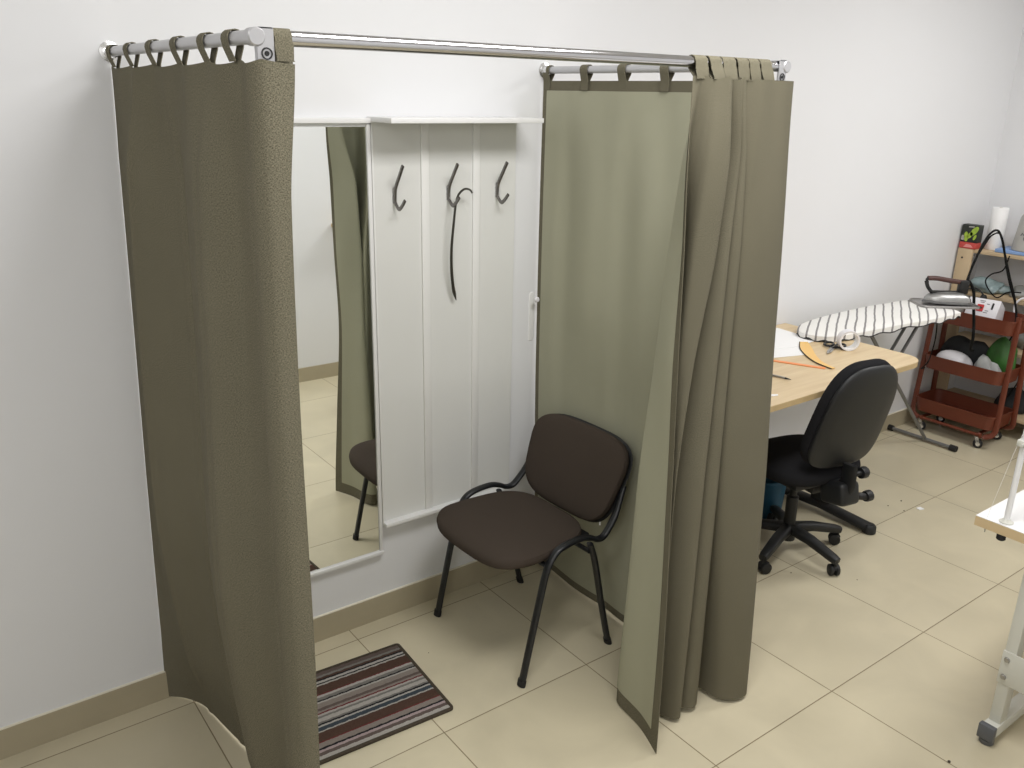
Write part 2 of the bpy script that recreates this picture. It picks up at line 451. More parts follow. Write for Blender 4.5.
def tab_bm(c, along, base, w, r, zt, inner=1):
    """hanging loop around a rod at c; base = horizontal offset of the cloth from the rod across it"""
    bm = bmesh.new(); uvl = bm.loops.layers.uv.new('UVMap')
    al = Vector(along).normalized(); ac = Vector((al.y, -al.x, 0))
    if ac.dot(Vector((0, -1, 0))) < 0: ac = -ac
    R1 = r+.0022
    # the inner strap is stitched over the header, the outer one ends at the top edge
    lo_p, lo_n = (zt-.030, zt-.002) if inner > 0 else (zt-.002, zt-.030)
    path = [(base+(.0055 if inner > 0 else .0012), lo_p), (base+(.0055 if inner > 0 else .0012), zt), (base*.3+R1*.8, zt+(c[2]-zt)*.6), (R1, c[2])]
    path += [(R1*math.cos(a), c[2]+R1*math.sin(a)) for a in [PI*i/8 for i in range(1, 8)]]
    path += [(-R1, c[2]), (base*.3-R1*.8, zt+(c[2]-zt)*.6), (base-(.0055 if inner < 0 else .0022), zt), (base-(.0055 if inner < 0 else .0022), lo_n)]
    th = .0018; rows = []
    n = len(path); s = 0
    for i, (a, z) in enumerate(path):
        pa, pb = path[max(i-1, 0)], path[min(i+1, n-1)]
        t = Vector((pb[0]-pa[0], pb[1]-pa[1])).normalized(); nn = Vector((t.y, -t.x))
        if i: s += math.dist(path[i-1], (a, z))
        row = []
        for q, (e, o) in enumerate(((-.5, 0), (.5, 0), (.5, 1), (-.5, 1))):
            ww = w*(1+.06*math.cos(3*i)); p = Vector((c[0], c[1], 0))+al*(e*ww)+ac*(a+nn.x*th*o)
            p.z = z+nn.y*th*o; v = bm.verts.new(p); row.append((v, (e*w, s)))
        rows.append(row)
    for A, B in zip(rows, rows[1:]):
        for k in range(4):
            q = (A[k], A[(k+1) % 4], B[(k+1) % 4], B[k]); fc = bm.faces.new([v for v, _ in q])
            for l, (_, uvc) in zip(fc.loops, q): l[uvl].uv = uvc
    for rr in (rows[0], rows[-1]): bm.faces.new([v for v, _ in rr])
    return bm

def make_curtain(label, levels, nu, nv, zbot, ztop, ridges=(), side=.022, hemh=.045, head=.040, tabs=(), root_loc=None, corner_tabs=()):
    G, N, xy = curtain_geo(levels, nu, nv, zbot, ztop)
    for (ub, ut, w, h) in ridges:                      # narrow pressed creases running down the cloth
        for j in range(nv+1):
            v = j/nv; fade = min(1, (1-v)/.12)*min(1, .25+v/.2); uc = ub+(ut-ub)*v
            for i in range(nu+1):
                d = (i/nu-uc)/w
                if abs(d) < 3: G[j][i] = G[j][i]+N[j][i]*h*fade*math.exp(-d*d)
    jm = nv//3; arc = [0]
    for i in range(1, nu+1): arc.append(arc[-1]+(G[jm][i]-G[jm][i-1]).length)
    t = thing('curtain', label, 'curtain', root_loc, 0, 'olive fitting cubicle curtains')
    obj('curtain_panel', grid_sheet(G, N, 0, nu, 0, nv, .001, -.001, arc), M['cloth'], t, smooth=80)
    i0 = next(i for i in range(nu) if arc[i] >= side); i1 = max(i for i in range(nu) if arc[-1]-arc[i] >= side)
    dz = (G[nv][0].z-G[0][0].z)/nv
    j0 = max(1, round(hemh/dz)); j1 = nv-round(head/dz)
    obj('lining', grid_sheet(G, N, i0, i1, j0, j1, -.0022, -.0030, arc), M['lining'], t, smooth=80, label='pale sage lining')
    for (c, along, base, w, inner) in tabs:
        obj('hanging_tab', tab_bm(c, along, base, w, RR, c[2]-.037, inner), M['cloth'], t, smooth=50)
    return t

# left side curtain, wraps the front corner
ly = [-.005, -.13, -.222, -.30, -.40, -.48, -.60, -.71, -.80, -.87, -.95, -1.02, -1.058, -1.060]
def lv(dx, last, ys=ly, sx=0):
    return [(XL+d+sx, y) for d, y in zip(dx, ys[:12])]+last
L_levels = [
 (0.00, [(1.156, -.004), (1.205, -.05), (1.245, -.12), (1.262, -.20), (1.268, -.30), (1.278, -.40), (1.272, -.52), (1.255, -.64), (1.238, -.76), (1.236, -.86), (1.228, -.96), (1.196, -1.03), (1.205, -1.066), (1.240, -1.068)]),
 (0.25, [(1.164, -.004), (1.186, -.07), (1.205, -.15), (1.215, -.24), (1.232, -.34), (1.240, -.44), (1.228, -.56), (1.212, -.66), (1.200, -.77), (1.215, -.87), (1.212, -.96), (1.195, -1.03), (1.208, -1.066), (1.240, -1.068)]),
 (0.80, [(1.180, -.004), (1.182, -.10), (1.172, -.20), (1.166, -.30), (1.188, -.40), (1.196, -.49), (1.178, -.60), (1.164, -.71), (1.160, -.80), (1.188, -.88), (1.202, -.96), (1.198, -1.02), (1.208, -1.062), (1.250, -1.066)]),
 (1.30, [(1.198, -.004), (1.195, -.10), (1.185, -.20), (1.178, -.29), (1.200, -.38), (1.214, -.48), (1.198, -.59), (1.186, -.70), (1.180, -.80), (1.204, -.88), (1.213, -.96), (1.202, -1.02), (1.210, -1.06), (1.252, -1.063)]),
 (1.75, [(1.213, -.004), (1.206, -.11), (1.200, -.21), (1.194, -.29), (1.212, -.38), (1.224, -.48), (1.210, -.60), (1.200, -.70), (1.197, -.80), (1.217, -.88), (1.220, -.95), (1.208, -1.02), (1.218, -1.058), (1.262, -1.06)]),
 (1.98, lv([0, -.012, 0, -.014, 0, -.010, 0, -.016, 0, -.010, 0, -.010], [(1.226, -1.053), (1.288, -1.050)])),
]
FD = [0, -.006, -.014, -.020, -.002, .018, 0, -.014, -.020, .006, .014, -.004, 0, 0]
L_levels = [(z, [(x+d*k, y) for (x, y), d in zip(P, FD)]) for (z, P), k in zip(L_levels, (.35, .7, 1, 1, .9, .3))]
def ztL(u): return 1.981 - .007*abs(math.sin(u*13*PI/2))
lt = [((XL, y, ZR), (0, 1, 0), 0.0, .034, 1) for y in (-.045, -.222, -.42, -.61, -.79, -.93)] + [((1.271, YB, ZR), (1, 0, 0), .018, .033, -1)]
make_curtain('olive woven curtain along the left side of the cubicle, worn face outward', L_levels, 240, 60, lambda u: .004+.02*u, ztL, ridges=((.20, .235, .012, .013), (.36, .385, .013, .014), (.60, .59, .012, -.006), (.78, .785, .014, .013), (.30, .31, .03, -.006), (.69, .69, .03, -.006)), tabs=lt, root_loc=(XL, -.5, 0))

# right side curtain: starts on the front rod, wraps the corner and runs back to the wall
R_levels = [
 (0.00, [(2.600, -.965), (2.640, -1.000), (2.652, -1.085), (2.700, -1.128), (2.752, -1.128), (2.770, -1.085), (2.755, -.98), (2.735, -.86), (2.718, -.72), (2.702, -.58), (2.712, -.44), (2.705, -.30), (2.715, -.17), (2.722, -.08), (2.712, -.006)]),
 (0.80, [(2.560, -.985), (2.577, -1.010), (2.590, -1.070), (2.655, -1.096), (2.755, -1.090), (2.795, -1.048), (2.770, -.95), (2.735, -.86), (2.722, -.72), (2.722, -.58), (2.728, -.44), (2.720, -.30), (2.712, -.17), (2.700, -.08), (2.690, -.006)]),
 (1.20, [(2.545, -1.00), (2.560, -1.020), (2.580, -1.066), (2.645, -1.086), (2.735, -1.078), (2.776, -1.040), (2.750, -.95), (2.715, -.86), (2.698, -.72), (2.684, -.58), (2.700, -.44), (2.682, -.30), (2.698, -.17), (2.692, -.08), (2.686, -.006)]),
 (1.55, [(2.535, -1.02), (2.548, -1.035), (2.575, -1.066), (2.640, -1.082), (2.715, -1.072), (2.756, -1.040), (2.734, -.95), (2.705, -.86), (2.696, -.72), (2.680, -.58), (2.700, -.44), (2.680, -.30), (2.696, -.17), (2.690, -.08), (2.684, -.006)]),
 (1.98, [(2.520, -1.048), (2.545, -1.056), (2.580, -1.066), (2.630, -1.060), (2.688, -1.058), (2.733, -1.035), (2.706, -.95), (2.692, -.86), (2.684, -.72), (2.692, -.58), (2.684, -.44), (2.694, -.30), (2.688, -.17), (2.690, -.08), (2.684, -.008)]),
]
def ztR(u): return 1.981
rt = [((XR, y, ZR), (0, 1, 0), 0.0, .036, -1) for y in (-.026, -.232, -.418, -.608, -.79, -.95)] + [((2.604, YB, ZR), (1, 0, 0), .028, .046, -1)]
make_curtain('olive curtain along the right side of the cubicle, sage lining behind the chair', R_levels, 200, 60, lambda u: .006+.012*(1-u), ztR, ridges=((.60, .62, .03, .008), (.74, .73, .025, -.007), (.88, .87, .03, .006)), tabs=rt, root_loc=(XR, -.5, 0), side=.018)

# gathered front curtain pushed to the right end of the front rod
F_levels = [
 (0.00, [(2.304, -1.143), (2.345, -1.03), (2.366, -.905), (2.400, -.885), (2.402, -.97), (2.410, -1.045), (2.418, -1.02), (2.428, -1.035), (2.455, -1.075), (2.490, -1.06), (2.494, -.985), (2.512, -1.05), (2.545, -1.076), (2.582, -1.05), (2.590, -.96)]),
 (0.45, [(2.322, -1.118), (2.350, -1.03), (2.370, -.915), (2.395, -.905), (2.378, -.99), (2.362, -1.075), (2.378, -1.05), (2.405, -1.01), (2.455, -1.072), (2.494, -1.06), (2.496, -.985), (2.514, -1.05), (2.546, -1.074), (2.576, -1.05), (2.580, -.97)]),
 (0.88, [(2.336, -1.085), (2.352, -1.02), (2.372, -.925), (2.385, -.930), (2.370, -1.02), (2.366, -1.070), (2.380, -1.055), (2.410, -.985), (2.455, -1.060), (2.496, -1.062), (2.500, -.990), (2.515, -1.05), (2.545, -1.073), (2.570, -1.05), (2.572, -.985)]),
 (1.24, [(2.325, -1.078), (2.340, -1.02), (2.385, -.940), (2.390, -.960), (2.360, -1.045), (2.392, -1.074), (2.402, -1.052), (2.420, -.985), (2.465, -1.050), (2.505, -1.062), (2.506, -1.005), (2.520, -1.05), (2.545, -1.070), (2.560, -1.05), (2.562, -1.00)]),
 (1.55, [(2.318, -1.072), (2.345, -1.03), (2.385, -.960), (2.385, -.995), (2.370, -1.060), (2.435, -1.078), (2.450, -1.060), (2.450, -1.000), (2.478, -1.045), (2.508, -1.062), (2.510, -1.015), (2.522, -1.048), (2.545, -1.068), (2.558, -1.05), (2.560, -1.01)]),
 (1.78, [(2.308, -1.068), (2.325, -1.045), (2.350, -1.015), (2.365, -1.030), (2.385, -1.072), (2.440, -1.084), (2.462, -1.064), (2.460, -1.010), (2.488, -1.040), (2.512, -1.064), (2.514, -1.02), (2.522, -1.046), (2.540, -1.060), (2.550, -1.045), (2.553, -1.02)]),
 (1.98, [(2.325, -1.046), (2.338, -1.050), (2.352, -1.052), (2.366, -1.056), (2.395, -1.062), (2.430, -1.074), (2.448, -1.066), (2.440, -1.035), (2.462, -1.058), (2.488, -1.066), (2.480, -1.035), (2.495, -1.052), (2.515, -1.055), (2.525, -1.045), (2.530, -1.040)]),
]
F_levels = [(z, [(x - (.014 if i == 7 and z < 1.6 else 0), y + (.065 if i == 7 else .02 if i == 6 else .028 if i == 10 else 0)*(1 if z < 1.6 else .2)) for i, (x, y) in enumerate(P)]) for z, P in F_levels]
ft = [((2.352, YB, ZR), (1, 0, 0), .022, .044, -1), ((2.405, YB, ZR), (1, .05, 0), .030, .046, -1), ((2.458, YB, ZR), (1, -.08, 0), .026, .044, -1), ((2.510, YB, ZR), (1, .06, 0), .022, .046, -1), ((2.556, YB, ZR), (1, 0, 0), .024, .040, -1)]
make_curtain('olive front curtain gathered in deep folds at the right end of the front rod', F_levels, 190, 70, lambda u: .004+.02*u, lambda u: 1.981+.004*math.sin(u*40), tabs=ft, root_loc=(2.45, -1.03, 0), side=.024)

# ------------------------------------------------------------------ mirror
mx0, mx1, mz0, mz1 = 1.50, 1.972, .285, 1.84
t = thing('wall_mirror', 'tall white framed mirror on the wall beside the coat rack', 'mirror', ((mx0+mx1)/2, 0, mz0))
obj('mirror_glass', box(fresh(), ((mx0+mx1)/2, -.013, (mz0+mz1)/2), (mx1-mx0-.03, .004, mz1-mz0-.03)), M['mirror'], t, smooth=0)
b = fresh(); box(b, ((mx0+mx1)/2, -.006, (mz0+mz1)/2), (mx1-mx0, .010, mz1-mz0)); obj('backing_board', b, M['white_lam'], t)
for c, s in ((((mx0+mx1)/2, -.012, mz0+.006), (mx1-mx0, .024, .014)), ((mx0+.007, -.012, (mz0+mz1)/2), (.014, .024, mz1-mz0-.014)), ((mx1-.007, -.010, (mz0+mz1)/2), (.013, .020, mz1-mz0-.014)), (((mx0+mx1)/2, -.014, mz1+.004), (mx1-mx0, .028, .016))):
    obj('frame_rail', box(fresh(), c, s, bev=.0015), M['white_lam'], t)

# ------------------------------------------------------------------ coat rack
rx0, rx1, rz0, rz1 = 1.974, 2.560, .405, 1.84
t = thing('coat_rack', 'white panelled coat rack board with top shelf and three hooks', 'coat rack', ((rx0+rx1)/2, 0, rz0))
obj('back_board', box(fresh(), ((rx0+rx1)/2, -.007, (rz0+rz1)/2), (rx1-rx0, .012, rz1-rz0)), M['panel'], t)
for x, w in ((2.174, .030), (2.384, .028)):
    b = fresh(); box(b, (x, -.0165, (rz0+rz1)/2), (w, .007, rz1-rz0-.004), bev=.001)
    obj('batten', b, M['panel2'], t)
obj('side_strip', box(fresh(), (rx0+.003, -.010, (rz0+rz1)/2), (.006, .020, rz1-rz0), bev=.001), M['panel2'], t)
b = fresh(); box(b, ((rx0+rx1)/2+.004, -.0215, rz0+.002), (rx1-rx0+.004, .043, .014), bev=.0015); obj('bottom_ledge', b, M['white_lam'], t)
b = fresh(); box(b, ((rx0+rx1)/2+.002, -.081, 1.848), (rx1-rx0+.012, .16, .016), bev=.0015); obj('top_shelf', b, M['white_lam'], t)
for x in (2.056, 2.268, 2.476):
    b = fresh(); y0 = -.013 if x != 0 else 0
    prism(b, rrect(.014, .052, .004), 0, .004, basis((x, y0, 1.604), (1, 0, 0), (0, 0, 1)) @ Matrix.Rotation(PI, 4, 'Y'))
    up = smooth_path([(x, y0-.006, 1.580), (x, y0-.007, 1.610), (x, y0-.014, 1.634), (x, y0-.042, 1.675), (x, y0-.062, 1.704)], 5)
    sweep(b, up, circ(.0075, 10, .0048), up=(1, 0, 0))
    lo = smooth_path([(x, y0-.007, 1.600), (x, y0-.010, 1.580), (x, y0-.030, 1.563), (x, y0-.048, 1.571), (x, y0-.072, 1.594)], 5)
    sweep(b, lo, circ(.0068, 10, .0042), up=(1, 0, 0))
    obj('coat_hook', b, M['hook'], t)

# shoehorn hanging on the middle hook
hp = smooth_path([(2.335, -.066, 1.604), (2.326, -.062, 1.616), (2.305, -.060, 1.618), (2.283, -.058, 1.600), (2.272, -.057, 1.565), (2.264, -.056, 1.50), (2.258, -.052, 1.42), (2.262, -.045, 1.34), (2.275, -.036, 1.27), (2.291, -.030, 1.222)], 7)
def hsec(t):
    w = .0026 + .0012*min(1, t*4) + .0026*max(0, (t-.45))/.5
    if t > .93: w *= max(.15, (1-t)/.07)
    d = .0013; k = 10; out = []
    for i in range(k+1):
        a = -1+2*i/k; out.append((a*w, d - .25*w*(1-a*a)*1.2))
    for i in range(k, -1, -1):
        a = -1+2*i/k; out.append((a*w, -d - .25*w*(1-a*a)*1.2))
    return out
tag(obj('shoehorn', sweep(fresh(), hp, hsec, up=(0, -1, 0)), M['horn']), 'long dark metal shoehorn hanging from the middle coat hook', 'shoehorn')

# small white fixture between rack and curtain
b = fresh(); prism(b, rrect(.030, .20, .014), 0, .018, basis((2.662, -.002, 1.105), (1, 0, 0), (0, 0, 1)) @ Matrix.Rotation(PI, 4, 'Y'), bev=.006)
wf = thing('wall_fixture', 'slim white rounded fixture on the wall against the right cubicle curtain', 'wall fixture', (2.655, 0, 1.005))
obj('cover', b, M['white_lam'], wf)
b = fresh(); lathe(b, [(0, .010), (.008, .009), (.011, .004), (.011, 0)], (2.662, -.030, 1.180), 16, (R(90), 0, 0)); obj('button', b, M['white'], wf)

# ------------------------------------------------------------------ visitor chair (local: faces -x)
t = thing('visitor_chair', 'dark brown fabric visitor chair with black tube legs in the cubicle', 'chair', (2.362, -.372, 0), R(1.5))
W2 = .262
for s in (-1, 1):
    y = s*W2
    # side loop: front leg, seat rail, back upright in one bent oval tube, split in leg and rail
    leg = smooth_path([(-.205, y, .012), (-.170, y, .17), (-.138, y, .31), (-.112, y, .415), (-.085, y, .462)], 5)
    l = obj('leg', sweep(fresh(), leg, circ(.0098, 14, .0150), up=(0, 1, 0)), M['frame'], t, local=True)
    obj('foot_cap', sweep(fresh(), [(-.2085, y, 0), (-.204, y, .022)], circ(.0125, 14, .0178), up=(0, 1, 0)), M['rubber'], l, local=True)
    rail_ = smooth_path([(-.094, y, .450), (-.070, y, .474), (-.030, y, .487), (.04, y, .490), (.085, y, .478), (.118, y, .462), (.150, y*.99, .462), (.178, y*.98, .485), (.208, y*.965, .520), (.230, y*.94, .560), (.258, y*.91, .62)], 5)
    obj('side_rail', sweep(fresh(), rail_, circ(.0098, 14, .0150), up=(0, 1, 0)), M['frame'], t, local=True)
    rl = smooth_path([(.085, y, .455), (.115, y, .37), (.155, y, .20), (.203, y, .012)], 5)
    l = obj('leg', sweep(fresh(), rl, circ(.0098, 14, .0150), up=(0, 1, 0)), M['frame'], t, local=True)
    obj('foot_cap', sweep(fresh(), [(.200, y, .022), (.2065, y, 0)], circ(.0125, 14, .0178), up=(0, 1, 0)), M['rubber'], l, local=True)
b = fresh()
for x in (-.10, .085): tube(b, [(x, -W2, .425), (x, W2, .425)], .009, 10)
obj('cross_bar', b, M['frame'], t, local=True)
b = fresh(); box(b, (-.02, 0, .432), (.36, .36, .012), bev=.004); obj('seat_pan', b, M['blackplast'], t, local=True)

def cushion(outline_fn, thick, dome, k=48, rings=7):
    """pillow solid: outline radius function of angle -> bm around z axis"""
    bm = fresh(); prev = None; rows = []
    prof = []
    for i in range(rings+1):
        a = i/rings*PI/2; prof.append((math.sin(a)**.8, math.cos(a)))       # top from centre out
    R0 = [bm.verts.new((0, 0, thick/2+dome))]
    def ring(f, z): return [bm.verts.new((*(c*f for c in outline_fn(2*PI*q/k)), z)) for q in range(k)]
    fs = [.25, .5, .72, .86, .94, .985, 1., .992, .96, .90, .6]
    zs = []
    for f in fs[:7]:
        zs.append(thick*.5*min(1, (max(0, 1-f**7))**.35)*1.0 + dome*(1-f**2) if f < 1 else 0)
    zs += [-thick*.28, -thick*.44, -thick*.5, -thick*.5]
    rows = [ring(f, z) for f, z in zip(fs, zs)]
    for q in range(k): bm.faces.new((R0[0], rows[0][q], rows[0][(q+1) % k]))
    for A, B in zip(rows, rows[1:]):
        for q in range(k): bm.faces.new((A[q], B[q], B[(q+1) % k], A[(q+1) % k]))
    bm.faces.new(list(reversed(rows[-1])))
    return bm

def superel(a, b, n, taper=0., tx=0.):
    def f(th):
        c, s = math.cos(th), math.sin(th)
        x = a*math.copysign(abs(c)**(2/n), c); y = b*math.copysign(abs(s)**(2/n), s)
        return x + tx*(y/b)*0, y*(1-taper*(x/a))
    return f
b = cushion(superel(.218, .243, 3.4, .08), .05, .008)
for v in b.verts:
    x = v.co.x
    v.co.z += .462 - .018*max(0, (-x-.12)/.1)**2 * 1.0
    v.co.x += -.062
obj('seat', b, M['seatfab'], t, local=True)
b = cushion(superel(.168, .245, 3.6, -.09), .045, .006)
# local x -> up, y -> width, z -> toward the sitter (-x); slightly wrapped
lean = R(22)
for v in b.verts:
    u_, w_, d_ = v.co.x, v.co.y, v.co.z
    d_ += .022*(w_/.24)**2*1.0
    px = .222 + u_*math.sin(lean) - d_*math.cos(lean) ; pz = .655 + u_*math.cos(lean) + d_*math.sin(lean)
    v.co = Vector((px+.022, w_, pz-.045))
obj('backrest', b, M['seatfab'], t, local=True)
b = cushion(superel(.172, .249, 3.6, -.09), .012, .0)
for v in b.verts:
    u_, w_, d_ = v.co.x, v.co.y, v.co.z
    d_ += .022*(w_/.24)**2 - .026
    v.co = Vector((.244 + u_*math.sin(lean) - d_*math.cos(lean), w_, .610 + u_*math.cos(lean) + d_*math.sin(lean)))
obj('back_shell', b, M['blackplast'], t, local=True)
b = fresh(); box(b, (.185, -.205, .478), (.003, .004, .012), (0, 0, 0)); obj('fabric_tag', b, M['white'], t, local=True)

# ------------------------------------------------------------------ doormat
t = thing('doormat', 'striped brown grey and maroon doormat on the cubicle floor', 'doormat', (1.612, -.384, 0), R(-3.2))
mw, mh = .61, .415
nx, ny = 60, 40; b = fresh()
rows = [[b.verts.new((-mw/2+.008+(mw-.016)*i/nx, -mh/2+.008+(mh-.016)*j/ny, .0075+.0012*math.sin(i*1.7+j)*math.sin(j*.9))) for i in range(nx+1)] for j in range(ny+1)]
for j in range(ny):
    for i in range(nx): b.faces.new((rows[j][i], rows[j][i+1], rows[j+1][i+1], rows[j+1][i]))
box(b, (0, 0, .0035), (mw-.016, mh-.016, .005))
obj('pile', b, M['pile'], t, local=True)
b = fresh()
loop = [Vector((x, y, .0045)) for x, y in rrect(mw-.008, mh-.008, .008, 3)]
sweep(b, loop, [(-.005, -.0042), (.006, -.0042), (.006, .004), (0, .0066), (-.005, .004)], closed=True, up=(0, 0, 1))
obj('binding', b, M['binding'], t, local=True)

# ------------------------------------------------------------------ cutting desk
DZ = .85; dx0, dx1, dy0, dy1 = 2.90, 4.318, -.760, -.004
t = thing('desk', 'light wood topped cutting desk with black column legs against the wall', 'desk', (3.56, -.38, 0))
def dcorner():
    r1 = .10; pts = [(dx0, dy1), (dx0, dy0)]
    for i in range(9):
        a = R(-90+90*i/8); pts.append((dx1-r1+r1*math.cos(a), dy0+r1+r1*math.sin(a)))
    pts.append((dx1, dy1)); return pts
b = fresh(); prism(b, dcorner(), DZ-.003, DZ); obj('desktop', b, M['desktop'], t)
b = fresh(); prism(b, [(p[0], p[1]) for p in dcorner()], DZ-.025, DZ-.003); obj('edge_band', b, M['desk'], t)
for x in (4.18, 3.00):
    b = fresh(); prism(b, rrect(.05, .11, .012), .05, DZ-.025, Matrix.Translation((x+.01, -.43, 0))); l = obj('column_leg', b, M['blackplast'], t)
    b = fresh(); sweep(b, [(x, -.70, .024), (x, -.69, .026), (x, -.43, .042), (x, -.06, .030)], lambda q: [(c*(.030 if q < .2 else .034), d*.022) for c, d in [(math.cos(2*PI*i/16), math.sin(2*PI*i/16)) for i in range(16)]])
    lathe(b, [(0, .046), (.022, .044), (.031, .034), (.032, .004), (.028, 0)], (x, -.70, 0), 20)
    obj('foot', b, M['blackplast'], l)
b = fresh(); box(b, (3.57, -.36, DZ-.05), (1.18, .05, .04)); obj('under_beam', b, M['blackplast'], t)

# things on the desk
zt = DZ+.0006
def flat(name, outline, h, m, label, cat, z=zt, group=None, rot=None):
    return tag(obj(name, prism(fresh(), outline, z, z+h), m, smooth=30), label, cat, group)
flat('paper_sheet', [(4.192, -.05), (4.165, -.30), (3.955, -.315), (3.82, -.26), (3.83, -.035)], .0014, M['paper'], 'white paper sheet lying on top at the back of the light wood desk', 'paper', z=zt+.0012)
flat('paper_sheet', [(3.99, -.255), (4.035, -.345), (3.90, -.415), (3.72, -.36), (3.74, -.22)], .0009, M['paper'], 'white paper sheet partly under another behind the yellow curve ruler', 'paper', z=zt)
# orange straight ruler
a = Vector((3.708, -.397)); c = Vector((3.803, -.590)); d = (c-a).normalized(); n = Vector((-d.y, d.x))*.012
a2 = a - d*.20
flat('ruler', [tuple(a2+n), tuple(a2-n), tuple(c-n), tuple(c+n)], .0022, M['orange'], 'orange straight ruler pointing out from the front curtain on the desk', 'ruler')
# yellow french curve
cur = [(4.088, -.300), (4.02, -.370), (3.93, -.455), (3.865, -.535), (3.835, -.615)]
inn = [(3.812, -.612), (3.835, -.520), (3.890, -.430), (3.965, -.345), (4.060, -.275)]
oc = [tuple(p)[:2] for p in smooth_path([(x, y, 0) for x, y in cur], 5)]; ic = [tuple(p)[:2] for p in smooth_path([(x, y, 0) for x, y in inn], 5)]
fc = thing('curve_ruler', 'translucent yellow tailor curve ruler across the orange ruler', 'ruler', (3.93, -.44, zt+.0025))
obj('blade', prism(fresh(), oc+ic, zt+.0026, zt+.0046), M['yellow'], fc)
b = fresh(); sweep(b, [(x, y, zt+.0036) for x, y in ic], [(-.002, -.0011), (.0022, -.0011), (.0022, .0014), (-.002, .0014)], up=(0, 0, 1)); obj('dark_edge', b, M['crumb'], fc)
# pen
pa, pb = Vector((3.50, -.44, zt+.005)), Vector((3.535, -.612, zt+.005))
pn = thing('pen', 'slim grey pen on the desk nearest the curtain', 'pen', (3.52, -.53, zt))
obj('barrel', tube(fresh(), [pa, pa.lerp(pb, .85)], .0045, 10), M['steel'], pn)
obj('tip', sweep(fresh(), [pa.lerp(pb, .85), pb], lambda q: circ(.0045*(1-.8*q), 10)), M['black'], pn)
flat('paper_scrap', [(3.29, -.685), (3.335, -.70), (3.345, -.69), (3.30, -.665)], .002, M['paper'], 'tiny white paper scrap at the front edge of the desk', 'scrap')
# scissors
st = thing('scissors', 'steel scissors with black handles lying beside the tape roll', 'scissors', (4.12, -.42, zt))
S0, S1 = Vector((3.995, -.468, zt+.004)), Vector((4.10, -.425, zt+.005))
for sgn in (-1, 1):
    d = (S1-S0).normalized(); nn = Vector((-d.y, d.x, 0))
    b = fresh(); m4 = basis(S0+Vector((0, 0, .001*sgn)), d, nn)
    prism(b, [(0, 0), (.04, sgn*.010), (.12, sgn*.010), (.15, 0), (.12, -sgn*.002), (.04, -sgn*.002)], -.001, .001, m4)
    obj('blade', b, M['steel'], st)
    hc = S1 + d*.045 + nn*.026*sgn + Vector((0, 0, .003))
    b = fresh(); tube(b, [hc + d*.034*math.cos(q) + nn*.020*math.sin(q) for q in [2*PI*i/18 for i in range(18)]], .0055, 8, closed=True)
    tube(b, [S1, hc - d*.03 - nn*.006*sgn], .0055, 8)
    obj('handle', b, M['black'], st)
# roll of tape standing on its rim
tp = thing('tape_roll', 'white roll of tape standing on edge on the desk', 'tape', (4.145, -.470, DZ))
axis = Vector((.62, .78, 0)).normalized()
def ring_bm(r0, r1, w):
    b = fresh(); prof = [(r0, -w/2), (r1, -w/2), (r1, w/2), (r0, w/2), (r0, -w/2)]
    return lathe(b, prof, (4.145, -.470, DZ+.047), 40, Vector((0, 0, 1)).rotation_difference(axis).to_matrix().to_4x4(), cap=False)
obj('tape', ring_bm(.041, .0465, .045), M['white'], tp); obj('core', ring_bm(.0385, .041, .044), M['paper'], tp)

# blue bin under the desk
bb = thing('waste_bin', 'blue plastic waste bin under the desk beside the curtain', 'bin', (3.925, -.275, 0))
obj('bucket', lathe(fresh(), [(.001, .004), (.085, .004), (.088, 0), (.092, .01), (.104, .195), (.109, .20), (.105, .206), (.099, .198), (.086, .014), (.001, .012)], (3.925, -.275, 0), 32, cap=False), M['bluebin'], bb)
obj('rim', tube(fresh(), [Vector((3.925+.106*math.cos(a), -.275+.106*math.sin(a), .202)) for a in [2*PI*i/32 for i in range(32)]], .005, 8, closed=True), M['bluebin'], bb)

# ------------------------------------------------------------------ office chair (local faces +y)
t = thing('office_chair', 'black office swivel chair on casters pulled up to the desk', 'chair', (3.712, -.578, 0), R(-10))
b = cushion(superel(.235, .215, 3.2, 0), .07, .006)
for v in b.verts: v.co.z += .455 - .02*max(0, (v.co.y-.1)/.12)**2
obj('seat', b, M['darkfab'], t, local=True)
b = fresh(); box(b, (0, 0, .408), (.34, .34, .03), bev=.012); obj('seat_shell', b, M['shell'], t, local=True)
b = fresh(); box(b, (0, -.02, .375), (.10, .26, .05), bev=.012); m_ = obj('mechanism', b, M['blackplast'], t, local=True)
lathe(fresh(), [(0, 0)], k=3)if False else None
b = fresh(); tube(b, [(.05, .03, .375), (.24, .03, .38)], .006, 8); box(b, (.25, .03, .38), (.05, .022, .012), bev=.004); obj('height_lever', b, M['blackplast'], m_, local=True)
b = fresh(); box(b, (.01, -.235, .395), (.105, .13, .10), (R(-12), 0, 0), bev=.02, seg=3); obj('back_joint', b, M['shell'], t, local=True)
b = fresh(); sweep(b, smooth_path([(0, -.235, .40), (0, -.275, .44), (0, -.279, .49), (0, -.276, .535)], 5), circ(.038, 12, .012), up=(1, 0, 0)); obj('back_bar', b, M['blackplast'], t, local=True)
b = fresh(); lathe(b, [(0, 0), (.022, .001), (.026, .008), (.024, .034), (.012, .036), (.010, .06)], (.118, -.262, .475), 12, (0, R(-90), 0)); obj('tilt_knob', b, M['blackplast'], t, local=True)
b = fresh(); tube(b, [(.05, -.255, .375), (.13, -.275, .365)], .016, 12); lathe(b, [(0, 0), (.022, 0), (.024, .01), (.024, .03), (0, .032)], (.12, -.274, .366), 12, (0, R(90), 0)); obj('tension_knob', b, M['blackplast'], t, local=True)
bl = R(15)
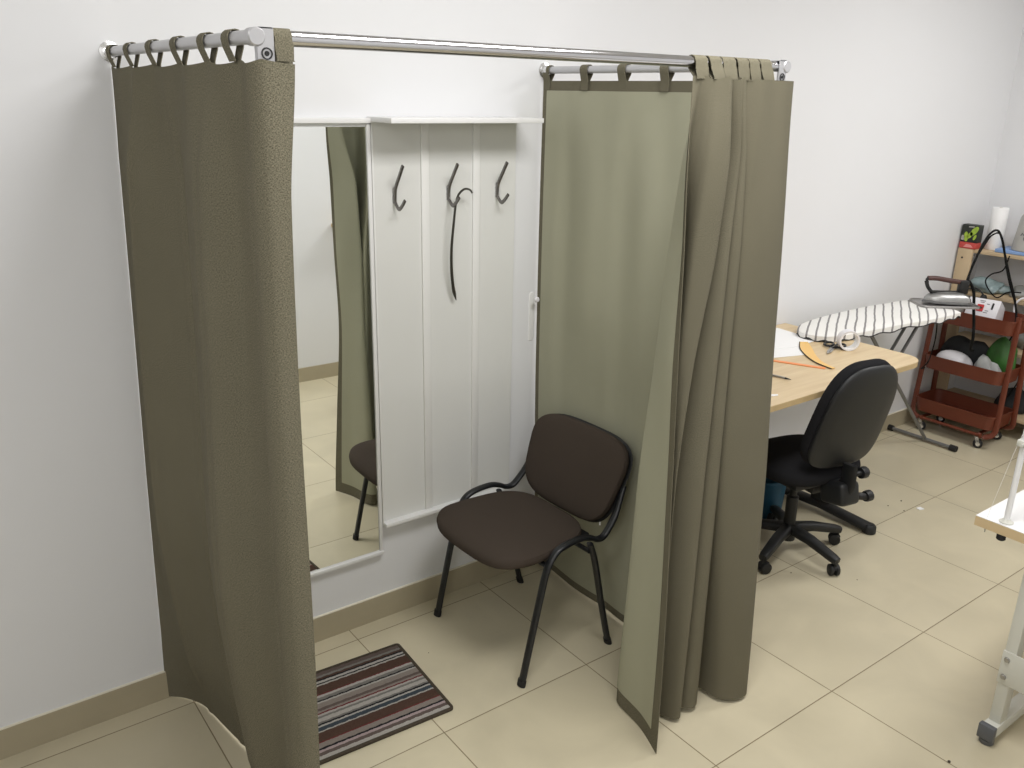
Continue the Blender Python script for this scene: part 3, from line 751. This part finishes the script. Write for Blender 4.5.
def backtf(b, doff):
    for v in b.verts:
        u_, w_, d_ = v.co.x, v.co.y, v.co.z
        d_ = d_ + doff + .035*(w_/.22)**2 + .03*max(0, (u_-.02)/.2)**2*.6 - .018*max(0, 1-(abs(u_+.1)/.1))*0
        v.co = Vector((w_, -.270 - u_*math.sin(bl) + d_*math.cos(bl), .742 + u_*math.cos(bl) + d_*math.sin(bl)))
    return b
def backout(sc_):
    def f(th):
        c, s = math.cos(th), math.sin(th); n = 3.1 if c > 0 else 4.4
        x = .238*sc_*math.copysign(abs(c)**(2/n), c); y = .190*sc_*math.copysign(abs(s)**(2/n), s)
        return x, y*(1 - .06*(x/.245) - .10*max(0, x/.245)**2)
    return f
obj('backrest', backtf(cushion(backout(1.0), .055, .004), .018), M['darkfab'], t, local=True)
obj('back_shell', backtf(cushion(backout(.985), .026, -.0), -.018), M['shell'], t, local=True)
b = fresh(); lathe(b, [(.032, .06), (.034, .10), (.034, .12), (.026, .125), (.026, .27), (.016, .275), (.016, .37)], (0, 0, 0), 20); obj('gas_column', b, M['blackplast'], t, local=True)
for i in range(5):
    a = R(-12+72*i) ; cx, cy = math.cos(a), math.sin(a)
    b = fresh()
    sweep(b, [(cx*.02, cy*.02, .115), (cx*.12, cy*.12, .108), (cx*.245, cy*.245, .080), (cx*.268, cy*.268, .074)], lambda q: [(c*(.028-.010*q), d*(.024-.008*q)) for c, d in [(math.copysign(abs(math.cos(2*PI*k/16))**.7, math.cos(2*PI*k/16)), math.copysign(abs(math.sin(2*PI*k/16))**.7, math.sin(2*PI*k/16))) for k in range(16)]], up=(0, 0, 1))
    l = obj('base_arm', b, M['blackplast'], t, local=True)
    a2 = a+R(60); ax = Vector((math.cos(a2), math.sin(a2), 0)); cc = Vector((cx*.262, cy*.262, .026)) + Vector((-ax.y, ax.x, 0))*.012
    b = fresh(); rot = Vector((0, 0, 1)).rotation_difference(ax).to_matrix().to_4x4()
    for s in (-1, 1): lathe(b, [(0, -.009), (.020, -.009), (.0255, -.006), (.0255, .006), (.020, .009), (0, .009)], cc+ax*.013*s, 20, rot)
    tube(b, [(cx*.262, cy*.262, .03), (cx*.262, cy*.262, .074)], .007, 8)
    hood = [cc + Vector((-ax.y, ax.x, 0))*.022*math.cos(q) + Vector((0, 0, .024*math.sin(q)+.004)) for q in [R(10+160*k/8) for k in range(9)]]
    sweep(b, hood, [(-.004, -.003), (.004, -.003), (.004, .003), (-.004, .003)])
    obj('caster', b, M['wheel'], l, local=True)

# ------------------------------------------------------------------ ironing board
BZ = .885
out = [(4.205, -.245), (4.150, -.200)][:0] + [(4.128, -.250), (4.150, -.325), (4.225, -.368), (4.343, -.386), (4.50, -.398), (4.68, -.413), (4.91, -.438), (5.06, -.446), (5.18, -.448), (5.235, -.42), (5.245, -.17), (5.20, -.122), (5.07, -.112), (4.90, -.096), (4.65, -.095), (4.45, -.105), (4.28, -.128), (4.17, -.180)]
t = thing('ironing_board', 'ironing board with white and grey striped cover behind the desk', 'ironing board', (4.8, -.26, 0))
so = [tuple(p)[:2] for p in smooth_path([(x, y, 0) for x, y in out], 6, closed=True)]
b = fresh(); cx_, cy_ = 4.78, -.262
n = len(so)
def ringv(f, z, wob=0.): return [b.verts.new((cx_+(x-cx_)*(1-(1-f)*.35) if f < 1 else x, cy_+(y-cy_)*f, z+wob*math.sin(i*1.05)+wob*.5*math.sin(i*.43))) for i, (x, y) in enumerate(so)]
r_ = [ringv(.5, BZ+.004), ringv(.93, BZ+.002), ringv(1.0, BZ-.006), ringv(1.0, BZ-.030, .006)]
b.faces.new(r_[0])
for A, B in zip(r_, r_[1:]):
    for i in range(n): b.faces.new((A[i], A[(i+1) % n], B[(i+1) % n], B[i]))
rim = [v.co.copy() for v in r_[3]]
obj('cover', b, M['striped'], t)
b = fresh(); tube(b, rim, .0032, 6, closed=True); obj('drawstring_edge', b, M['black'], t)
b = fresh(); prism(b, [(cx_+(x-cx_)*.985, cy_+(y-cy_)*.93) for x, y in so[::2]], BZ-.018, BZ-.008); obj('board_frame', b, M['leggrey'], t)
# leg A: floor at x 5.51, board at 4.70
fa = fresh(); tube(fa, [(5.51, -.245, .02), (4.64, -.245, BZ-.02)], .010, 12); l = obj('leg', fa, M['leggrey'], t)
b = fresh(); tube(b, [(5.51, -.03, .018), (5.51, -.415, .018)], .011, 12); fb = obj('foot_bar', b, M['leggrey'], l)
for y in (-.018, -.425): obj('foot_cap', tube(fresh(), [(5.51, y-.02 if y > -.1 else y+.028, .019), (5.51, y+.012 if y > -.1 else y-.012, .019)], .018, 14), M['rubber'], l)
for y in (-.215, -.275):
    l = obj('leg', tube(fresh(), [(5.20, y, BZ-.02), (4.45, y, .02)], .009, 12), M['leggrey'], t)
b = fresh(); tube(b, [(4.45, -.06, .018), (4.45, -.42, .018)], .011, 12); obj('foot_bar', b, M['leggrey'], t)
b = fresh(); tube(b, [(4.97, -.195, .455), (4.97, -.295, .455)], .009, 10); obj('pivot_pin', b, M['steel'], t)

# iron rest and iron
rc = Vector((5.285, -.318, BZ+.005)); rx = Vector((.78, -.62, 0)); ry = Vector((.62, .78, 0))
t = thing('iron_rest', 'grey metal iron rest plate on the end of the striped ironing board', 'iron rest', tuple(rc))
b = fresh(); prism(b, rrect(.32, .20, .03), 0, .006, basis(rc, rx, ry)); obj('plate', b, M['steel'], t)
for q in (-.07, .07): obj('support_arm', tube(fresh(), [(5.20, -.28+q, BZ-.014), (5.36, -.28+q, BZ-.006), (5.38, -.28+q, BZ+.004)], .006, 8), M['steel'], t)
b = fresh(); tube(b, [Vector(rc)+rx*x+ry*y+Vector((0, 0, .008)) for x, y in rrect(.31, .19, .028, 5)], .004, 8, closed=True); obj('rim', b, M['steel'], t)
t = thing('steam_iron', 'silver steam iron with dark handle standing on its metal rest', 'iron', tuple(rc+Vector((0, 0, .014))))
mI = basis(rc+Vector((0, 0, .013)), rx, ry)
def ironout(s):
    pts = [(-.115, 0), (-.10, .022), (-.06, .045), (0, .060), (.07, .063), (.115, .060), (.115, -.060), (.07, -.063), (0, -.060), (-.06, -.045), (-.10, -.022)]
    return [(x*s, y*s) for x, y in pts]
b = fresh(); prism(b, ironout(1.08), 0, .012, mI, bev=.002); obj('sole_plate', b, M['leggrey'], t)
b = fresh()
rr = []
for s, z in ((1.0, .013), (.98, .028), (.86, .044), (.62, .056), (.3, .060)):
    rr.append([b.verts.new(mI @ Vector((x+.018*(1-s), y, z))) for x, y in [tuple(p)[:2] for p in smooth_path([(x*s, y*s, 0) for x, y in ironout(1)], 3, closed=True)]])
for A, B in zip(rr, rr[1:]):
    for i in range(len(A)): b.faces.new((A[i], A[(i+1) % len(A)], B[(i+1) % len(A)], B[i]))
b.faces.new(rr[-1]); b.faces.new(list(reversed(rr[0]))); obj('body', b, M['ironsteel'], t)
b = fresh(); sweep(b, [mI @ Vector(p) for p in smooth_path([(-.075, 0, .050), (-.105, 0, .085), (-.115, 0, .120), (-.100, 0, .133)], 4)], circ(.012, 12, .009), up=(0, .1, 1)); box(b, mI @ Vector((.085, 0, .085)), (.05, .045, .075), mI.to_3x3().to_4x4(), bev=.01); box(b, mI @ Vector((0.0, 0, .057)), (.17, .03, .012), mI.to_3x3().to_4x4(), bev=.004); obj('handle_support', b, M['black'], t)
b = fresh(); sweep(b, [mI @ Vector(p) for p in smooth_path([(-.112, 0, .130), (-.06, 0, .130), (.02, 0, .118), (.09, 0, .110)], 4)], circ(.014, 12, .013)); obj('handle', b, M['handle'], t)

# cords
def cord(name, pts, r, label, m='cord', n=8):
    return tag(obj(name, tube(fresh(), smooth_path(pts, n), r, 8), M[m], smooth=80), label, 'cord')
iron_end = mI @ Vector((.10, 0, .10))
arc = [tuple(iron_end), (5.43, -.35, 1.02), (5.465, -.35, 1.10), (5.53, -.35, 1.205), (5.600, -.35, 1.262), (5.675, -.35, 1.268), (5.745, -.35, 1.215), (5.80, -.36, 1.12), (5.86, -.38, 1.00), (5.90, -.42, .86), (5.90, -.45, .74), (5.86, -.44, .66)]
cord('black_cable', arc, .0062, 'thick black iron cord arching high above the ironing board')
cord('thin_cable', [(5.43, -.355, .985), (5.475, -.34, 1.09), (5.55, -.345, 1.186), (5.62, -.345, 1.243), (5.70, -.352, 1.250), (5.76, -.36, 1.18), (5.81, -.37, 1.07), (5.865, -.39, .95), (5.925, -.43, .80), (5.93, -.44, .70), (5.90, -.42, .585), (5.86, -.30, .525)], .0045, 'thin black cord running alongside the arching iron cord')
cord('hose', [tuple(iron_end+Vector((0, 0, -.01))), (5.43, -.36, 1.01), (5.475, -.375, .95), (5.49, -.385, .86), (5.50, -.40, .76), (5.51, -.405, .68), (5.56, -.38, .61), (5.66, -.35, .575), (5.75, -.30, .55)], .008, 'black hose dropping from the iron down into the red trolley')
cord('flex', [(5.36, -.20, .86), (5.42, -.22, .80), (5.44, -.23, .66), (5.43, -.22, .52), (5.50, -.15, .44), (5.60, -.12, .42)], .0035, 'thin black flex hanging under the right end of the ironing board')

# ------------------------------------------------------------------ red-brown trolley
cx0, cx1, cy0, cy1 = 5.668, 5.928, -.545, -.055
t = thing('utility_trolley', 'red brown metal three tier trolley on casters beside the shelves', 'trolley', ((cx0+cx1)/2, (cy0+cy1)/2, 0))
cxm, cym = (cx0+cx1)/2, (cy0+cy1)/2
def tray(z, h, grow):
    b = fresh(); w, d = cx1-cx0+grow, cy1-cy0-.02+grow
    rings = []
    for f, zz in ((0, z+.002), (-.012, z), (0, z+.01), (.006, z+h), (.010, z+h), (.010, z+h-.006), (.003, z+.0), (-.02, z-.003)):
        rings.append((f, zz))
    prev = None; rs = []
    for f, zz in ((-.004, z+.004), (.004, z+h), (.009, z+h+.001), (.009, z+h-.008), (.0065, z+h-.008), (-.001, z-.0)):
        rs.append([b.verts.new((cxm+x, cym+y, zz)) for x, y in rrect(w+2*f, d+2*f, .045, 6)])
    for A, B in zip(rs, rs[1:]):
        for i in range(len(A)): b.faces.new((A[i], A[(i+1) % len(A)], B[(i+1) % len(A)], B[i]))
    b.faces.new(rs[0]); b.faces.new(list(reversed(rs[-1]))); return b
TZ = [.125, .400, .695]
for z, h, g in zip(TZ, (.085, .085, .085), (.0, -.012, -.012)): obj('tray', tray(z, h, g), M['cart'], t)
for s in (-1, 1):
    for yy, sy in ((cy0, -1), (cy1, 1)):
        b = fresh(); ye = yy + sy*.004
        pth = smooth_path([(cxm+s*.128, yy-sy*.075, .085), (cxm+s*.126, yy-sy*.030, .086), (cxm+s*.112, ye, .115), (cxm+s*.104, ye+sy*.002, .20), (cxm+s*.090, ye-sy*.004, .50), (cxm+s*.080, ye-sy*.010, .805)], 6)
        sweep(b, pth, circ(.0065, 12, .0165), up=(0, 1, 0))
        obj('post', b, M['cart'], t)
    b = fresh(); tube(b, [(cxm+s*.128, cy0+.07, .085), (cxm+s*.128, cy1-.07, .085)], .0095, 10); obj('bottom_rail', b, M['cart'], t)
for yy in (cy0+.085, cy1-.055):
    b = fresh(); box(b, (cxm, yy, .082), (cx1-cx0-.01, .025, .008), bev=.002); obj('cross_rail', b, M['cart'], t)
    for x in (cx0+.012, cx1-.012):
        w = fresh(); lathe(w, [(0, -.011), (.020, -.011), (.027, -.008), (.027, .008), (.020, .011), (0, .011)], (x+.004, yy-.012, .027), 22, (0, R(90), R(25))); wl = obj('caster', w, M['wheel'], t)
        w = fresh(); lathe(w, [(0, -.013), (.012, -.013), (.014, -.010), (.014, .010), (.012, .013), (0, .013)], (x+.004, yy-.012, .027), 18, (0, R(90), R(25)))
        d = Vector((math.cos(R(25)), math.sin(R(25)), 0))
        for s in (-1, 1): sweep(w, [Vector((x+.004, yy-.012, .027))+d*.014*s, Vector((x+.001, yy-.004, .055))+d*.013*s, Vector((x, yy, .066))+d*.005*s], [(-.010, -.0012), (.010, -.0012), (.010, .0012), (-.010, .0012)])
        lathe(w, [(.009, .062), (.014, .066), (.014, .072), (.006, .076), (.006, .084)], (x, yy, 0), 14)
        obj('caster_fork', w, M['caster'], wl)

def blob(name, c, s, m, label, cat, seed=0, amp=.15, rz=0., squash=0., sub=3, kw=None):
    """crumpled soft shape standing on z = c[2]"""
    rnd = random.Random(seed); b = fresh(); bmesh.ops.create_icosphere(b, subdivisions=sub, radius=1)
    ph = [(Vector((rnd.uniform(-1, 1), rnd.uniform(-1, 1), rnd.uniform(-1, 1)))*rnd.uniform(1.5, 5), rnd.uniform(0, 6)) for _ in range(7)]
    for v in b.verts:
        p = v.co.copy(); k = 1+amp*sum(math.sin(d.dot(p)+f) for d, f in ph)/3
        q = p*k; q.z = max(q.z, -.55)
        v.co = Vector((q.x*s[0], q.y*s[1], (q.z+.55)/1.55*s[2]*1.0))
    _place(b, b.verts, Vector(c), (0, 0, rz))
    return tag(obj(name, b, m if not isinstance(m, str) else M[m], smooth=60), label, cat)

# contents of the trolley: middle tray
MZ = TZ[1]+.006
blob('plastic_bowl_bundle', (5.742, -.215, MZ), (.052, .115, .120), 'white', 'white rounded plastic bundle in the middle trolley tray', 'bundle', 3, .08, R(6))
blob('clear_bag', (5.738, -.425, MZ), (.045, .068, .12), 'greyplastic', 'crumpled clear bag with dark contents in the middle trolley tray', 'bag', 5, .4, R(5))
blob('dark_bundle', (5.855, -.225, MZ), (.045, .14, .225), 'darkbag', 'dark cloth bundle behind the white bundle in the trolley', 'bundle', 8, .25)
blob('green_bag', (5.855, -.425, MZ), (.044, .075, .235), 'green', 'green plastic bag standing in the middle trolley tray', 'bag', 11, .25)
# top tray: white control box with red switch and plug, paper below it
TT = TZ[2]+.006
t = thing('control_box', 'white power control box with red rocker switch in the top trolley tray', 'control box', (5.80, -.310, TT), R(8))
mB = Matrix.Translation((0, 0, .03)) @ Matrix.Rotation(R(-38), 4, 'Y')
b = fresh(); prism(b, [(-.075, 0), (.075, 0), (.075, .10), (-.02, .155), (-.075, .07)], -.085, .085, basis((0, 0, .004), (1, 0, 0), (0, 0, 1)), bev=.004); obj('case', b, M['white'], t, local=True)
nrm = Vector((-.085, 0, .055)).normalized(); tdir = Vector((.055, 0, .085)).normalized()
fcen = Vector((-.0475, 0, .1165))
def onface(a, bb): return fcen + Vector((0, -1, 0))*a + tdir*bb - Vector((0, 0, 0))
mF = lambda a, bb, h=0: basis(onface(a, bb)+nrm*h, (0, -1, 0), tdir) 
b = fresh(); prism(b, rrect(.036, .042, .004), -.004, .006, mF(-.012, -.010)); sw = obj('switch', b, M['red'], t, local=True, label='red rocker switch')
b = fresh(); prism(b, rrect(.022, .010, .002), .006, .008, mF(-.012, -.010)); obj('rocker', b, M['box_dark'], sw, local=True)
b = fresh(); prism(b, rrect(.010, .040, .003), -.003, .003, mF(.050, .010)); obj('slot', b, M['black'], t, local=True)
b = fresh()
b.free()
for k, (a_, c_, w_) in enumerate(((-.01, .036, .030), (-.01, .027, .022), (.026, -.022, .018), (.024, .020, .016), (.022, -.034, .022), (-.05, .0, .014))): obj('printed_mark', prism(fresh(), rrect(w_, .004, .001), .0, .0012, mF(a_, c_)), M['cap'], t, local=True)
b = fresh(); lathe(b, [(0, .05), (.014, .048), (.020, .03), (.021, 0)], (.035, .03, .12), 16); tube(b, smooth_path([(.035, .03, .165), (.03, .07, .20), (-.02, .12, .20)], 6), .005, 8); obj('plug', b, M['black'], t, local=True)
tag(obj('paper_sheet', prism(fresh(), [(5.69, -.42), (5.81, -.435), (5.82, -.17), (5.69, -.16)], TT+.001, TT+.003, None), M['paper']), 'white sheet under the control box in the top trolley tray', 'paper')
blob('grey_gadget', (5.86, -.12, TT), (.05, .045, .16), 'tin', 'grey green knobbed gadget behind the iron in the top tray', 'gadget', 21, .15)

# ------------------------------------------------------------------ pine shelves in the corner
sx0, sx1, sy0, sy1 = 5.98, 6.262, -1.25, -.012
t = thing('shelf_unit', 'light pine shelf unit standing in the corner along the right wall', 'shelves', ((sx0+sx1)/2, (sy0+sy1)/2, 0))
SZ = [1.10, .842, .53, .14]
for y in (sy1-.045, sy0+.045, (sy0+sy1)/2-.2):
    b = fresh(); box(b, (sx0-.010, y, SZ[0]/2), (.02, .088, SZ[0]), bev=.0015)
    if y != sy1-.045: box(b, (sx1-.02, y, SZ[0]/2), (.02, .088, SZ[0]))
    p_ = obj('post', b, M['pine'], t)
    if y == sy1-.045:
        b = fresh(); lathe(b, [(0, 0), (.006, 0), (.006, .002), (0, .002)], (sx0-.02, y+.01, 1.045), 12, (0, R(-90), 0)); obj('screw', b, M['black'], p_)
for z in SZ: obj('shelf_board', box(fresh(), ((sx0+sx1)/2, (sy0+sy1)/2, z-.011), (sx1-sx0-.002, sy1-sy0, .022), bev=.001), M['pine'], t)
sz0 = SZ[0]+.0005
# lime picture box over a red box
bx = thing('red_carton', 'flat red carton beneath the lime picture box', 'box', (6.03, -.060, sz0))
obj('carton', box(fresh(), (6.00, -.060, sz0+.019), (.07, .096, .036), bev=.002), M['redcard'], bx)
obj('label_patch', prism(fresh(), [(-.03, -.010), (.028, -.008), (.012, .008), (-.014, .010)], 0, .0012, basis((5.9645, -.068, sz0+.018), (0, -1, 0), (0, 0, 1)) @ Matrix.Identity(4)), M['redcard'] if False else mat('pink_print', (.75, .30, .28), .5), bx)
bx = thing('picture_box', 'small black box printed with green limes on the top shelf', 'box', (6.03, -.060, sz0+.038))
z0 = sz0+.0385
obj('carton', box(fresh(), (6.00, -.060, z0+.052), (.06, .100, .104), bev=.002), M['box_dark'], bx)
mP = basis((5.9695, -.060, z0+.052), (0, -1, 0), (0, 0, 1))
b = fresh()
for cx2, cz2, ra, rb, an in ((.026, .016, .016, .034, -35), (.004, -.010, .012, .022, -30), (-.018, -.020, .013, .030, 6), (.034, -.020, .008, .018, -20)):
    prism(b, [(ra*math.cos(q), rb*math.sin(q)) for q in [2*PI*i/16 for i in range(16)]], 0, .0008, mP @ Matrix.Translation((cx2, cz2, -.0008)) @ Matrix.Rotation(R(an), 4, 'Z'))
obj('lime_picture', b, M['lime'], bx, label='green lime picture')
b = fresh(); prism(b, rrect(.034, .007, .003), 0, .0008, mP @ Matrix.Translation((.006, .041, -.0008)) @ Matrix.Rotation(R(4), 4, 'Z')); obj('pale_print', b, M['tin'], bx); obj('pale_print', prism(fresh(), rrect(.020, .030, .006), 0, .0008, mP @ Matrix.Translation((-.036, -.028, -.0008))), M['tin'], bx)
# tall white roll
rl = thing('paper_roll', 'tall white paper roll standing beside the lime picture box', 'paper roll', (6.09, -.158, sz0))
obj('roll', lathe(fresh(), [(.012, .004), (.012, 0), (.043, 0), (.046, .004), (.046, .246), (.043, .25), (.012, .25), (.012, .246)], (6.09, -.158, sz0), 32, cap=False), M['paper'], rl)
obj('core', lathe(fresh(), [(.010, .002), (.012, .002), (.012, .249), (.010, .249), (.010, .002)], (6.09, -.158, sz0), 20, cap=False), M['cardboard'], rl)
# blue folder
tag(obj('folder', box(fresh(), (6.085, -.345, sz0+.011), (.18, .27, .020), (0, 0, R(3)), bev=.003), M['blue']), 'pale blue folder lying flat under the grey tin', 'folder')
# grey tin
tn = thing('grey_tin', 'large grey tin with a dark sketch printed on the front', 'tin', (6.09, -.365, sz0+.022))
tz = sz0+.0225
obj('tin_body', lathe(fresh(), [(.001, 0), (.094, 0), (.097, .003), (.078, .185), (.070, .205), (.040, .215), (.001, .217)], (6.09, -.365, tz), 36, cap=False), M['tin'], tn)
b = fresh()
def on_tin(a, h): r_ = .0975-.019*h/.185; q = R(178+a); return Vector((6.09+r_*math.cos(q), -.365+r_*math.sin(q), tz+h))
for seg in ([(-14, .105), (-2, .092), (12, .100), (22, .092)], [(0, .094), (-4, .075), (4, .060), (12, .052)], [(12, .098), (16, .075), (12, .055)], [(-14, .105), (-18, .090)], [(4, .078), (12, .072)]):
    tube(b, smooth_path([on_tin(a_, h_) for a_, h_ in seg], 4), .0022, 6)
obj('printed_sketch', b, M['cap'], tn)
# lower shelf contents
s1 = SZ[1]+.0005
blob('pale_blue_bag', (6.08, -.20, s1), (.085, .11, .085), 'teal', 'crumpled pale blue bag on the second pine shelf', 'bag', 31, .35)
blob('grey_cloth', (6.12, -.40, s1), (.07, .10, .075), 'greyplastic', 'crumpled grey cloth right of the pale blue bag on the shelf', 'cloth', 37, .3)
tag(obj('fabric_bolt', box(fresh(), (6.19, -.22, s1+.185), (.10, .25, .11), bev=.03, seg=3), M['tin']), 'grey folded fabric hanging below the top pine shelf', 'fabric') if False else None
cord('looped_cable', [(5.965, -.315, 1.095), (5.955, -.30, 1.01), (5.955, -.24, .975), (5.95, -.215, .93), (5.95, -.25, .875), (5.95, -.30, .845), (5.955, -.35, .885), (5.965, -.42, .895)], .004, 'thin black cord looping down from the blue folder')
cord('white_cable', [(6.0, -.47, .86), (5.965, -.43, .862), (5.955, -.405, .82), (5.952, -.412, .765), (5.955, -.425, .72)], .006, 'short white cable hanging at the right edge above the trolley', m='white')
s2 = SZ[2]+.0005
blob('grey_bag', (6.15, -.45, s2), (.075, .09, .14), 'greyplastic', 'grey crumpled bag on the third pine shelf behind the trolley', 'bag', 41, .25)
blob('dark_sack', (6.13, -.44, .141), (.075, .11, .14), 'darkbag', 'black sack on the lowest pine shelf behind the trolley', 'bag', 43, .2)
cord('floor_cable', [(6.06, -.40, .20), (6.035, -.44, .25), (6.03, -.475, .33), (6.03, -.50, .42)], .004, 'thin black cord rising behind the trolley by the lowest shelf')

# ------------------------------------------------------------------ sewing machine table at right
t = thing('sewing_table', 'white topped industrial sewing table with grey steel leg at right', 'sewing table', (3.75, -1.85, 0))
tx0, ty0, tzt = 3.177, -1.556, .75
def top_outline(): return [(tx0, ty0), (tx0, -2.13), (4.35, -2.13), (4.35, ty0)]
b = fresh(); prism(b, top_outline(), tzt-.002, tzt); obj('tabletop', b, M['white_lam'], t)
b = fresh(); prism(b, top_outline(), tzt-.032, tzt-.002); obj('chipboard_edge', b, mat('chipboard', (.60, .46, .27), .6, var=.04, scale=20), t)
for x0_ in (3.24,):
    b = fresh(); box(b, (3.262, -1.715, .395), (.05, .035, .66), bev=.003); box(b, (3.262, -2.00, .395), (.05, .035, .66), bev=.003); lg = obj('leg', b, M['machine'], t)
    b = fresh(); box(b, (3.235, -1.86, .27), (.006, .33, .115), bev=.002); pl = obj('brace_plate', b, M['machine'], lg)
    b = fresh()
    for y_, z_ in ((-1.712, .300), (-1.712, .238)): lathe(b, [(0, .006), (.007, .005), (.009, .001), (.009, 0)], (3.231, y_, z_), 14, (0, R(-90), 0))
    obj('bolt', b, M['steel'], pl)
    for y_ in (-1.715, -2.00):
        b = fresh(); box(b, (3.475, y_, .045), (.55, .042, .042), bev=.003); obj('foot_rail', b, M['machine'], t)
        b = fresh(); box(b, (3.198, y_, .046), (.022, .050, .052), bev=.004); lathe(b, [(0, 0), (.020, 0), (.022, .003), (.022, .016), (.01, .02)], (3.212, y_, 0), 20); obj('foot_cap', b, M['cap'], t)
b = fresh(); tube(b, [(3.50, -1.60, .70), (3.50, -2.10, .70)], .012, 10); obj('under_rail', b, M['machine'], t)
b = fresh(); lathe(b, [(0, .719), (.013, .718), (.013, .700), (.010, .697), (0, .697)], (3.190, -1.633, 0), 14); obj('screw_foot', b, M['rubber'], t)
for x_, y_ in ((3.182, -1.585),): obj('nail', tube(fresh(), [(x_+.006, y_, .718), (x_+.004, y_-.002, .703)], .0016, 6), M['steel'], t)
# thread stand
t = thing('thread_stand', 'white metal thread stand pole bolted to the sewing table corner', 'thread stand', (3.205, -1.632, tzt))
obj('flange', lathe(fresh(), [(.019, .0), (.020, .003), (.013, .007), (.010, .012)], (3.205, -1.632, tzt), 24), M['machine'], t)
obj('pole', tube(fresh(), [(3.205, -1.632, tzt+.002), (3.205, -1.632, 1.50)], .0085, 16), M['white_lam'], t)
b = fresh(); box(b, (3.205, -1.635, 1.005), (.028, .036, .020), bev=.003); lathe(b, [(0, .01), (.005, .01), (.005, 0)], (3.190, -1.635, 1.005), 10, (0, R(-90), 0)); obj('clamp', b, M['machine'], t)
b = fresh(); tube(b, [(3.205, -1.632, 1.49), (3.42, -1.66, 1.50)], .005, 8); obj('top_arm', b, M['machine'], t)
b = fresh(); tube(b, smooth_path([(3.186, -1.585, tzt+.003), (3.205, -1.595, .86), (3.235, -1.608, 1.00), (3.30, -1.64, 1.25), (3.36, -1.65, 1.495)], 8), .0005, 5); obj('thread', b, M['thread'], t)
b = fresh(); tube(b, smooth_path([(3.25, -1.66, tzt+.003), (3.246, -1.655, .86), (3.235, -1.65, 1.00), (3.28, -1.65, 1.25), (3.33, -1.65, 1.495)], 8), .0005, 5); obj('thread', b, M['thread'], t)

# a wooden shelf end seen only in the mirror, on the wall opposite
b = fresh(); box(b, (3.42, YF+.10, 1.07), (.55, .19, .022), bev=.002)
ws = thing('wall_shelf', 'light wood wall shelf on the opposite wall, its end seen in the mirror', 'shelf', (3.42, YF, 1.07))
obj('shelf_board', b, M['pine'], ws)
for x in (3.22, 3.62): obj('bracket', box(fresh(), (x, YF+.08, 1.035), (.015, .15, .05)), M['white_lam'], ws)

# floor crumbs
spots = [(4.519, -.598, .007, 'dark crumb on the floor, left one of the group right of the office chair'), (4.628, -.605, .008, 'dark crumb on the floor, rear one of the group right of the office chair'), (4.534, -.675, .007, 'dark crumb on the floor, front one of the group right of the office chair'), (3.564, -.716, .006, 'dark crumb on the floor left of the office chair casters'), (3.75, -.914, .005, 'dark crumb on the tile in front of the office chair'), (3.027, -1.691, .009, 'dark crumb on the tile joint near the sewing table foot'), (1.995, -.300, .004, 'tiny dark crumb on the cubicle floor beside the doormat')]
for i, (x, y, s, lab) in enumerate(spots):
    rnd = random.Random(i); b = fresh(); bmesh.ops.create_icosphere(b, subdivisions=1, radius=s*.6)
    for v in b.verts: v.co *= rnd.uniform(.7, 1.2); v.co.z = max(v.co.z*.5, -s*.2)
    mz = min(v.co.z for v in b.verts); _place(b, b.verts, Vector((x, y, -mz)), None); tag(obj('crumb', b, M['crumb']), lab, 'crumb')
tag(obj('scrap', prism(fresh(), [(4.605, -.715), (4.635, -.725), (4.640, -.700), (4.612, -.695)], .0005, .004), M['scrap']), 'small white paper scrap on the floor near the crumbs', 'scrap')

# ------------------------------------------------------------------ lights
def area(name, loc, sx, sy, power, color=(1, .97, .92), rot=(0, 0, 0)):
    l = bpy.data.lights.new(name, 'AREA'); l.shape = 'RECTANGLE'; l.size = sx; l.size_y = sy; l.energy = power; l.color = color
    o = bpy.data.objects.new(name, l); o.location = loc; o.rotation_euler = rot; col.objects.link(o); return o
WL = (1, .985, .97)
area('ceiling_lamp', (2.2, -1.55, H-.03), 1.2, .6, 40, WL)
area('ceiling_lamp', (4.9, -1.65, H-.03), 1.2, .6, 36, WL)
area('ceiling_lamp', (-.2, -2.1, H-.03), 1.0, .5, 20, WL)
area('side_fill_light', (-.15, YF+.04, 2.25), .7, .5, 17, (1, .99, .98), (R(78), 0, R(-12)))  # added side fill, no real fixture; brings out the left curtain folds
w = bpy.data.worlds.new('world'); w.use_nodes = True; sc.world = w
w.node_tree.nodes['Background'].inputs[0].default_value = (1, 1, 1, 1); w.node_tree.nodes['Background'].inputs[1].default_value = .3

# ------------------------------------------------------------------ camera
cd = bpy.data.cameras.new('camera'); cd.sensor_fit = 'HORIZONTAL'; cd.sensor_width = 36; cd.lens = 857.34/1024*36; cd.clip_start = .02
co = bpy.data.objects.new('camera', cd); col.objects.link(co)
r = (0.80285202, -0.5958403, 0.02007415); u = (0.17520958, 0.26799912, 0.9473532); f = (0.56985106, 0.75706724, -0.31956056)
co.matrix_world = Matrix(((r[0], u[0], -f[0], .6318674), (r[1], u[1], -f[1], -2.5810487), (r[2], u[2], -f[2], 1.9306031), (0, 0, 0, 1)))
sc.camera = co
sc.view_settings.view_transform = 'Standard'
sc.view_settings.look = 'None'
sc.view_settings.exposure = 0.0
sc.cycles.max_bounces = 8
sc.cycles.diffuse_bounces = 5
